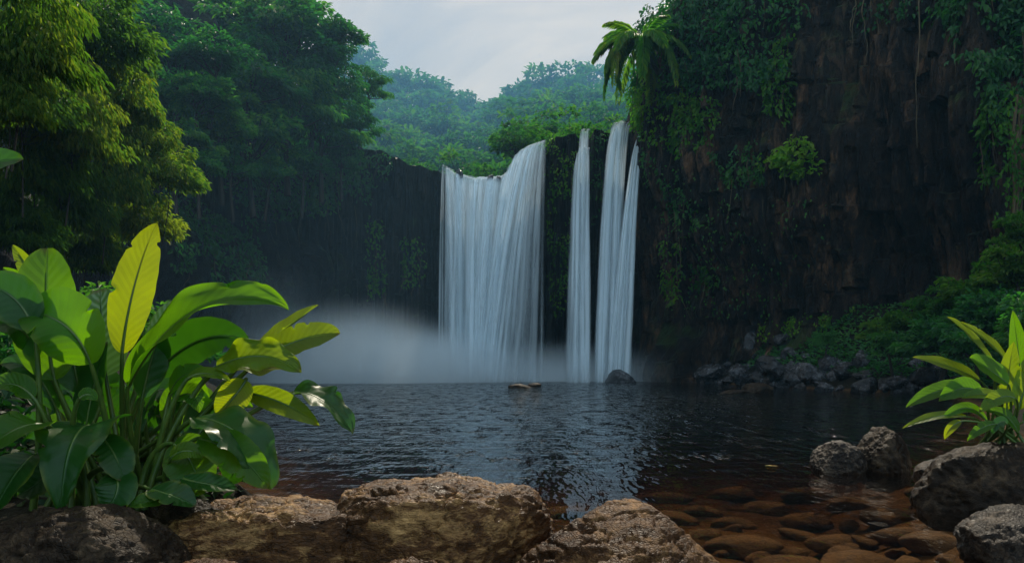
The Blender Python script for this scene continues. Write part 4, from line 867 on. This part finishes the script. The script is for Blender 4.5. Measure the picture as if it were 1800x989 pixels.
def plant(name, base, label, specs, cat='plant', group='broad-leaved plants', spread=0.07):
    base = np.asarray(base, float); r = empty(name, base, label, cat, group); rg = np.random.default_rng(len(specs))
    for i, s in enumerate(specs):
        kw = dict(s[4]) if len(s) > 4 else {}
        sf = base+np.array([rg.uniform(-spread, spread), rg.uniform(-spread, spread), -0.02])
        leaf_part(r, base, s[0], s[1], s[2], s[3], stalk_from=kw.pop('sf', sf), seed=i, **kw)
    return r
bA = P(225, 870, 3.3)
plant('broadleaf_plant', bA, 'tall plant with one upright yellow leaf and long arching leaves on the left', [
    ([(215, 622), (222, 540), (250, 440), (276, 392)], [3.2, 3.2, 3.22, 3.25], 72, L_yel, dict(face=(0.35, -1, 0.25), fold=0.2, label='upright glowing yellow leaf')),
    ([(96, 668), (80, 590), (78, 500), (84, 436)], [3.1, 3.08, 3.1, 3.18], 112, L_grn, dict(face=(0.2, -1, 0.35), fold=0.25, shape='oval')),
    ([(160, 640), (130, 560), (75, 545), (42, 555)], [3.05, 3.0, 3.0, 3.02], 120, L_grn, dict(face=(-0.2, -0.8, 0.7), fold=0.3, shape='oval')),
    ([(186, 660), (182, 610), (178, 550), (176, 508)], [3.3, 3.28, 3.3, 3.36], 104, L_sil, dict(face=(-0.1, -1, 0.4), fold=0.15, shape='oval', label='pale silvery leaf with strong veins')),
    ([(225, 680), (280, 560), (400, 480), (508, 545)], [3.2, 3.1, 3.05, 3.1], 92, L_grn, dict(face=(-0.3, -0.7, 0.75), fold=0.35, wave=0.08, label='long arching leaf with a yellowish rim')),
    ([(270, 660), (320, 600), (380, 575), (440, 600)], [3.3, 3.25, 3.2, 3.2], 80, L_drk, dict(face=(0.2, -1, 0.2), fold=0.2)),
    ([(262, 620), (285, 570), (310, 535), (342, 530)], [3.45, 3.45, 3.45, 3.45], 52, L_sil, dict(face=(0, -0.8, 0.6))),
    ([(140, 690), (130, 640), (120, 600), (112, 570)], [3.2, 3.2, 3.22, 3.25], 74, L_drk, dict(face=(0.4, -1, 0.1))),
    ([(250, 700), (262, 640), (275, 590), (300, 560)], [3.25, 3.25, 3.25, 3.3], 60, L_drk, dict(face=(0.6, -0.8, 0.1))),
    ([(70, 520), (55, 480), (40, 455), (22, 430)], [3.5, 3.5, 3.5, 3.5], 30, L_lim, dict(sf=P(110, 800, 3.5))),
    ([(75, 540), (50, 505), (30, 490), (5, 470)], [3.55, 3.55, 3.5, 3.5], 34, L_grn, dict(sf=P(110, 800, 3.55))),
    ([(150, 760), (160, 690), (170, 650), (190, 600)], [3.15, 3.15, 3.15, 3.2], 70, L_drk, dict(face=(-0.5, -1, 0.2)))])
bB = P(285, 878, 3.2)
plant('broadleaf_plant', bB, 'lower plant with ragged lime green leaves reaching over the water', [
    ([(455, 608), (490, 585), (525, 560), (560, 536)], [3.3, 3.3, 3.3, 3.35], 34, L_lim, dict(face=(-0.4, -0.6, 0.8), fold=0.5)),
    ([(462, 628), (500, 605), (550, 585), (598, 586)], [3.2, 3.2, 3.2, 3.2], 66, L_lim, dict(face=(-0.2, -0.9, 0.6), fold=0.2, shape='oval')),
    ([(380, 645), (430, 620), (480, 615), (530, 655)], [3.15, 3.1, 3.1, 3.1], 72, L_lim, dict(face=(0.1, -0.9, 0.7), fold=0.25, wave=0.1)),
    ([(400, 640), (440, 650), (490, 650), (525, 640)], [3.2, 3.2, 3.2, 3.2], 50, L_yel, dict(face=(0, -0.6, 0.9), wave=0.1)),
    ([(432, 668), (420, 690), (400, 710), (384, 732)], [3.15, 3.13, 3.12, 3.12], 56, L_yel, dict(face=(0.2, -1, 0.1), shape='oval', label='small glowing yellow leaf')),
    ([(430, 690), (475, 695), (520, 715), (562, 748)], [3.2, 3.15, 3.12, 3.12], 44, L_lim, dict(face=(-0.3, -0.9, 0.4))),
    ([(515, 690), (548, 685), (590, 710), (620, 764)], [3.2, 3.18, 3.15, 3.15], 70, L_drk, dict(face=(0.5, -0.5, 0.8), fold=0.3, wave=0.1, label='dark leaf with a white shine over the water')),
    ([(345, 735), (400, 735), (450, 770), (476, 860)], [3.1, 3.0, 2.97, 3.0], 104, L_drk, dict(face=(0.35, -0.55, 0.8), fold=0.15, wave=0.07, shape='oval', label='broad drooping leaf with a white shine')),
    ([(350, 770), (400, 780), (440, 810), (470, 858)], [3.05, 2.95, 2.93, 2.93], 70, L_grn, dict(face=(0.1, -0.9, 0.4), shape='oval')),
    ([(305, 780), (335, 800), (350, 830), (350, 870)], [3.1, 3.05, 3.0, 3.0], 90, L_grn, dict(face=(0, -0.9, 0.5), shape='oval')),
    ([(380, 700), (400, 690), (425, 690), (470, 700)], [3.3, 3.3, 3.3, 3.3], 40, L_grn, dict(face=(0, -0.7, 0.7))),
    ([(300, 690), (310, 665), (325, 650), (365, 650)], [3.2, 3.15, 3.15, 3.15], 44, L_grn, dict(face=(0, -0.8, 0.6))),
    ([(310, 700), (330, 685), (345, 690), (350, 725)], [3.2, 3.15, 3.15, 3.15], 44, L_grn, dict(face=(0.3, -0.8, 0.5))),
    ([(330, 665), (350, 650), (380, 655), (405, 670)], [3.1, 3.1, 3.1, 3.1], 30, L_lim, dict(face=(0, -0.6, 0.8))),
    ([(300, 805), (320, 785), (345, 790), (358, 805)], [3.02, 3.0, 3.0, 3.0], 34, L_lim, dict(face=(0.2, -0.8, 0.5))),
    ([(265, 860), (290, 865), (320, 875), (345, 890)], [2.95, 2.9, 2.88, 2.88], 60, L_drk, dict(face=(0.2, -0.6, 0.8))),
    ([(320, 840), (350, 850), (385, 850), (418, 862)], [3.0, 2.95, 2.95, 2.95], 46, L_drk, dict(face=(0, -0.6, 0.8))),
    ([(300, 870), (280, 880), (250, 880), (222, 890)], [2.95, 2.9, 2.88, 2.88], 44, L_grn, dict(face=(0, -0.6, 0.8))),
    ([(340, 700), (370, 740), (360, 770), (340, 800)], [3.25, 3.2, 3.2, 3.2], 70, L_drk, dict(face=(0.2, -1, 0.2))),
    ([(400, 760), (420, 800), (415, 830), (400, 850)], [3.2, 3.15, 3.15, 3.15], 60, L_drk, dict(face=(0.2, -1, 0.2)))], spread=0.12)
bC = P(120, 880, 3.15)
plant('broadleaf_plant', bC, 'dark glossy plant with a large heart-shaped leaf in the lower left corner', [
    ([(160, 748), (130, 740), (105, 820), (108, 908)], [3.05, 2.85, 2.78, 2.8], 165, L_drk, dict(face=(0.05, -0.75, 0.75), fold=0.2, shape='heart', wave=0.05, label='large glossy heart-shaped leaf')),
    ([(85, 748), (50, 735), (0, 760), (-50, 815)], [2.9, 2.8, 2.75, 2.75], 92, L_grn, dict(face=(-0.1, -0.7, 0.8), shape='oval')),
    ([(180, 770), (200, 790), (210, 815), (218, 845)], [3.0, 2.95, 2.93, 2.93], 62, L_drk, dict(face=(0.4, -0.8, 0.5), shape='oval')),
    ([(60, 580), (40, 530), (10, 500), (-40, 505)], [3.0, 3.0, 3.0, 3.0], 84, L_drk, dict(face=(0, -0.9, 0.4), shape='oval')),
    ([(70, 620), (40, 570), (10, 560), (-30, 580)], [3.1, 3.05, 3.0, 3.0], 60, L_drk, dict(face=(0, -0.8, 0.6))),
    ([(60, 700), (35, 670), (10, 665), (-30, 690)], [3.0, 3.0, 2.95, 2.95], 50, L_grn, dict(face=(0, -0.7, 0.7))),
    ([(100, 720), (70, 650), (40, 630), (0, 640)], [3.15, 3.1, 3.1, 3.1], 54, L_drk, dict(face=(0, -0.8, 0.6))),
    ([(60, 800), (40, 810), (10, 850), (-10, 900)], [2.9, 2.85, 2.82, 2.82], 90, L_drk, dict(face=(-0.2, -0.8, 0.6), shape='oval')),
    ([(200, 830), (215, 850), (205, 880), (180, 900)], [2.95, 2.9, 2.88, 2.88], 70, L_drk, dict(face=(0.2, -0.8, 0.6), shape='oval')),
    ([(140, 700), (150, 690), (160, 690), (172, 705)], [2.95, 2.95, 2.95, 2.95], 26, L_grn, dict(face=(0.2, -0.8, 0.5))),
    ([(110, 790), (90, 830), (60, 860), (30, 870)], [3.0, 2.95, 2.92, 2.92], 80, L_drk, dict(face=(0, -0.8, 0.6)))], spread=0.1)
bD = P(-160, 700, 2.3)
plant('broadleaf_plant', bD, 'single dark green leaf poking in at the left edge above the plants', [
    ([(-120, 330), (-70, 300), (-20, 280), (42, 280)], [2.3, 2.3, 2.3, 2.3], 62, L_drk, dict(face=(0, -0.9, 0.35), shape='oval'))])
bE = P(200, 850, 3.7); rf = np.random.default_rng(91); sp2 = []
for i in range(30):
    x0 = rf.uniform(60, 380); y0 = rf.uniform(690, 800); dx = rf.uniform(-70, 70); up = rf.uniform(20, 90); Yf = rf.uniform(3.45, 4.1)
    sp2.append(([(x0, y0), (x0+dx*0.3, y0-up), (x0+dx*0.8, y0-up), (x0+dx*1.2, y0-up*rf.uniform(0, .9))], [Yf]*4, rf.uniform(36, 74), (L_drk, L_drk, L_grn)[i % 3], dict(face=(rf.uniform(-.6, .6), -0.8, rf.uniform(.2, .8)), shape=('oval', 'lance')[i % 2])))
plant('broadleaf_plant', bE, 'shaded mass of dark leaves filling in behind the stems of the front plants', sp2, spread=0.3)
# right plant on the black rock
bR = P(1752, 782, 6.4)
Y6 = [6.4]*4
plant('broadleaf_plant', bR, 'bright slender-leaved plant growing on the black rock at the right', [
    ([(1745, 640), (1725, 610), (1695, 575), (1664, 557)], Y6, 30, L_lim, dict(face=(0.5, -0.7, 0.6))),
    ([(1772, 640), (1755, 610), (1725, 590), (1688, 565)], [6.5]*4, 30, L_lim, dict(face=(0.4, -0.7, 0.6))),
    ([(1722, 668), (1690, 650), (1650, 635), (1604, 628)], Y6, 34, L_lim, dict(face=(0.1, -0.7, 0.8))),
    ([(1772, 675), (1750, 655), (1728, 640), (1704, 628)], [6.3]*4, 46, L_grn, dict(face=(0.3, -0.9, 0.5), shape='oval')),
    ([(1712, 680), (1670, 675), (1630, 690), (1592, 716)], [6.3]*4, 32, L_grn, dict(face=(-0.1, -0.8, 0.7))),
    ([(1725, 690), (1700, 675), (1680, 680), (1650, 705)], [6.25]*4, 40, L_grn, dict(face=(-0.1, -0.9, 0.5))),
    ([(1700, 732), (1660, 725), (1625, 732), (1586, 753)], [6.2]*4, 20, L_lim, dict(face=(0, -0.6, 0.8))),
    ([(1770, 720), (1768, 680), (1775, 640), (1782, 600)], [6.35]*4, 36, L_lim, dict(face=(-0.3, -1, 0.2))),
    ([(1795, 680), (1793, 640), (1787, 590), (1780, 545)], [6.5]*4, 30, L_grn, dict(face=(-0.3, -1, 0.2))),
    ([(1790, 720), (1800, 680), (1815, 640), (1830, 600)], [6.3]*4, 40, L_lim, dict(face=(-0.4, -1, 0.2))),
    ([(1760, 700), (1740, 690), (1715, 690), (1690, 700)], [6.2]*4, 26, L_lim, dict(face=(0, -0.7, 0.7))),
    ([(1735, 740), (1705, 700), (1680, 720), (1655, 735)], [6.2]*4, 22, L_grn, dict(face=(0, -0.8, 0.6))),
    ([(1690, 740), (1675, 745), (1665, 755), (1660, 772)], [6.15]*4, 16, L_yel, dict(face=(0, -0.9, 0.5))),
    ([(1790, 760), (1775, 730), (1760, 720), (1730, 722)], [6.2]*4, 26, L_grn, dict(face=(0, -0.8, 0.6))),
    ([(1785, 700), (1765, 690), (1745, 700), (1720, 725)], [6.15]*4, 30, L_lim, dict(face=(0, -0.8, 0.6))),
    ([(1800, 740), (1820, 720), (1840, 725), (1860, 750)], [6.2]*4, 34, L_grn, dict(face=(0, -0.8, 0.6))),
    ([(1750, 745), (1735, 745), (1715, 755), (1700, 775)], [6.1]*4, 20, L_grn, dict(face=(0, -0.8, 0.6))),
    ([(1770, 745), (1765, 735), (1750, 740), (1742, 765)], [6.1]*4, 20, L_drk, dict(face=(0, -0.8, 0.6)))], spread=0.16)
fl = P(1355, 820, 8.56)
lf = leaf_part(None, np.array([fl[0], fl[1], 0.0]), [(1345, 820), (1350, 820), (1358, 820), (1368, 821)], [8.56, 8.56, 8.56, 8.56], 9, L_gold, face=(0, 0, 1), fold=0.1)
lf.name = 'fallen_leaf'; lf.location = (fl[0], fl[1], 0.012)
tag(lf, 'small yellow fallen leaf floating on the pool before the rock pair', 'leaf')
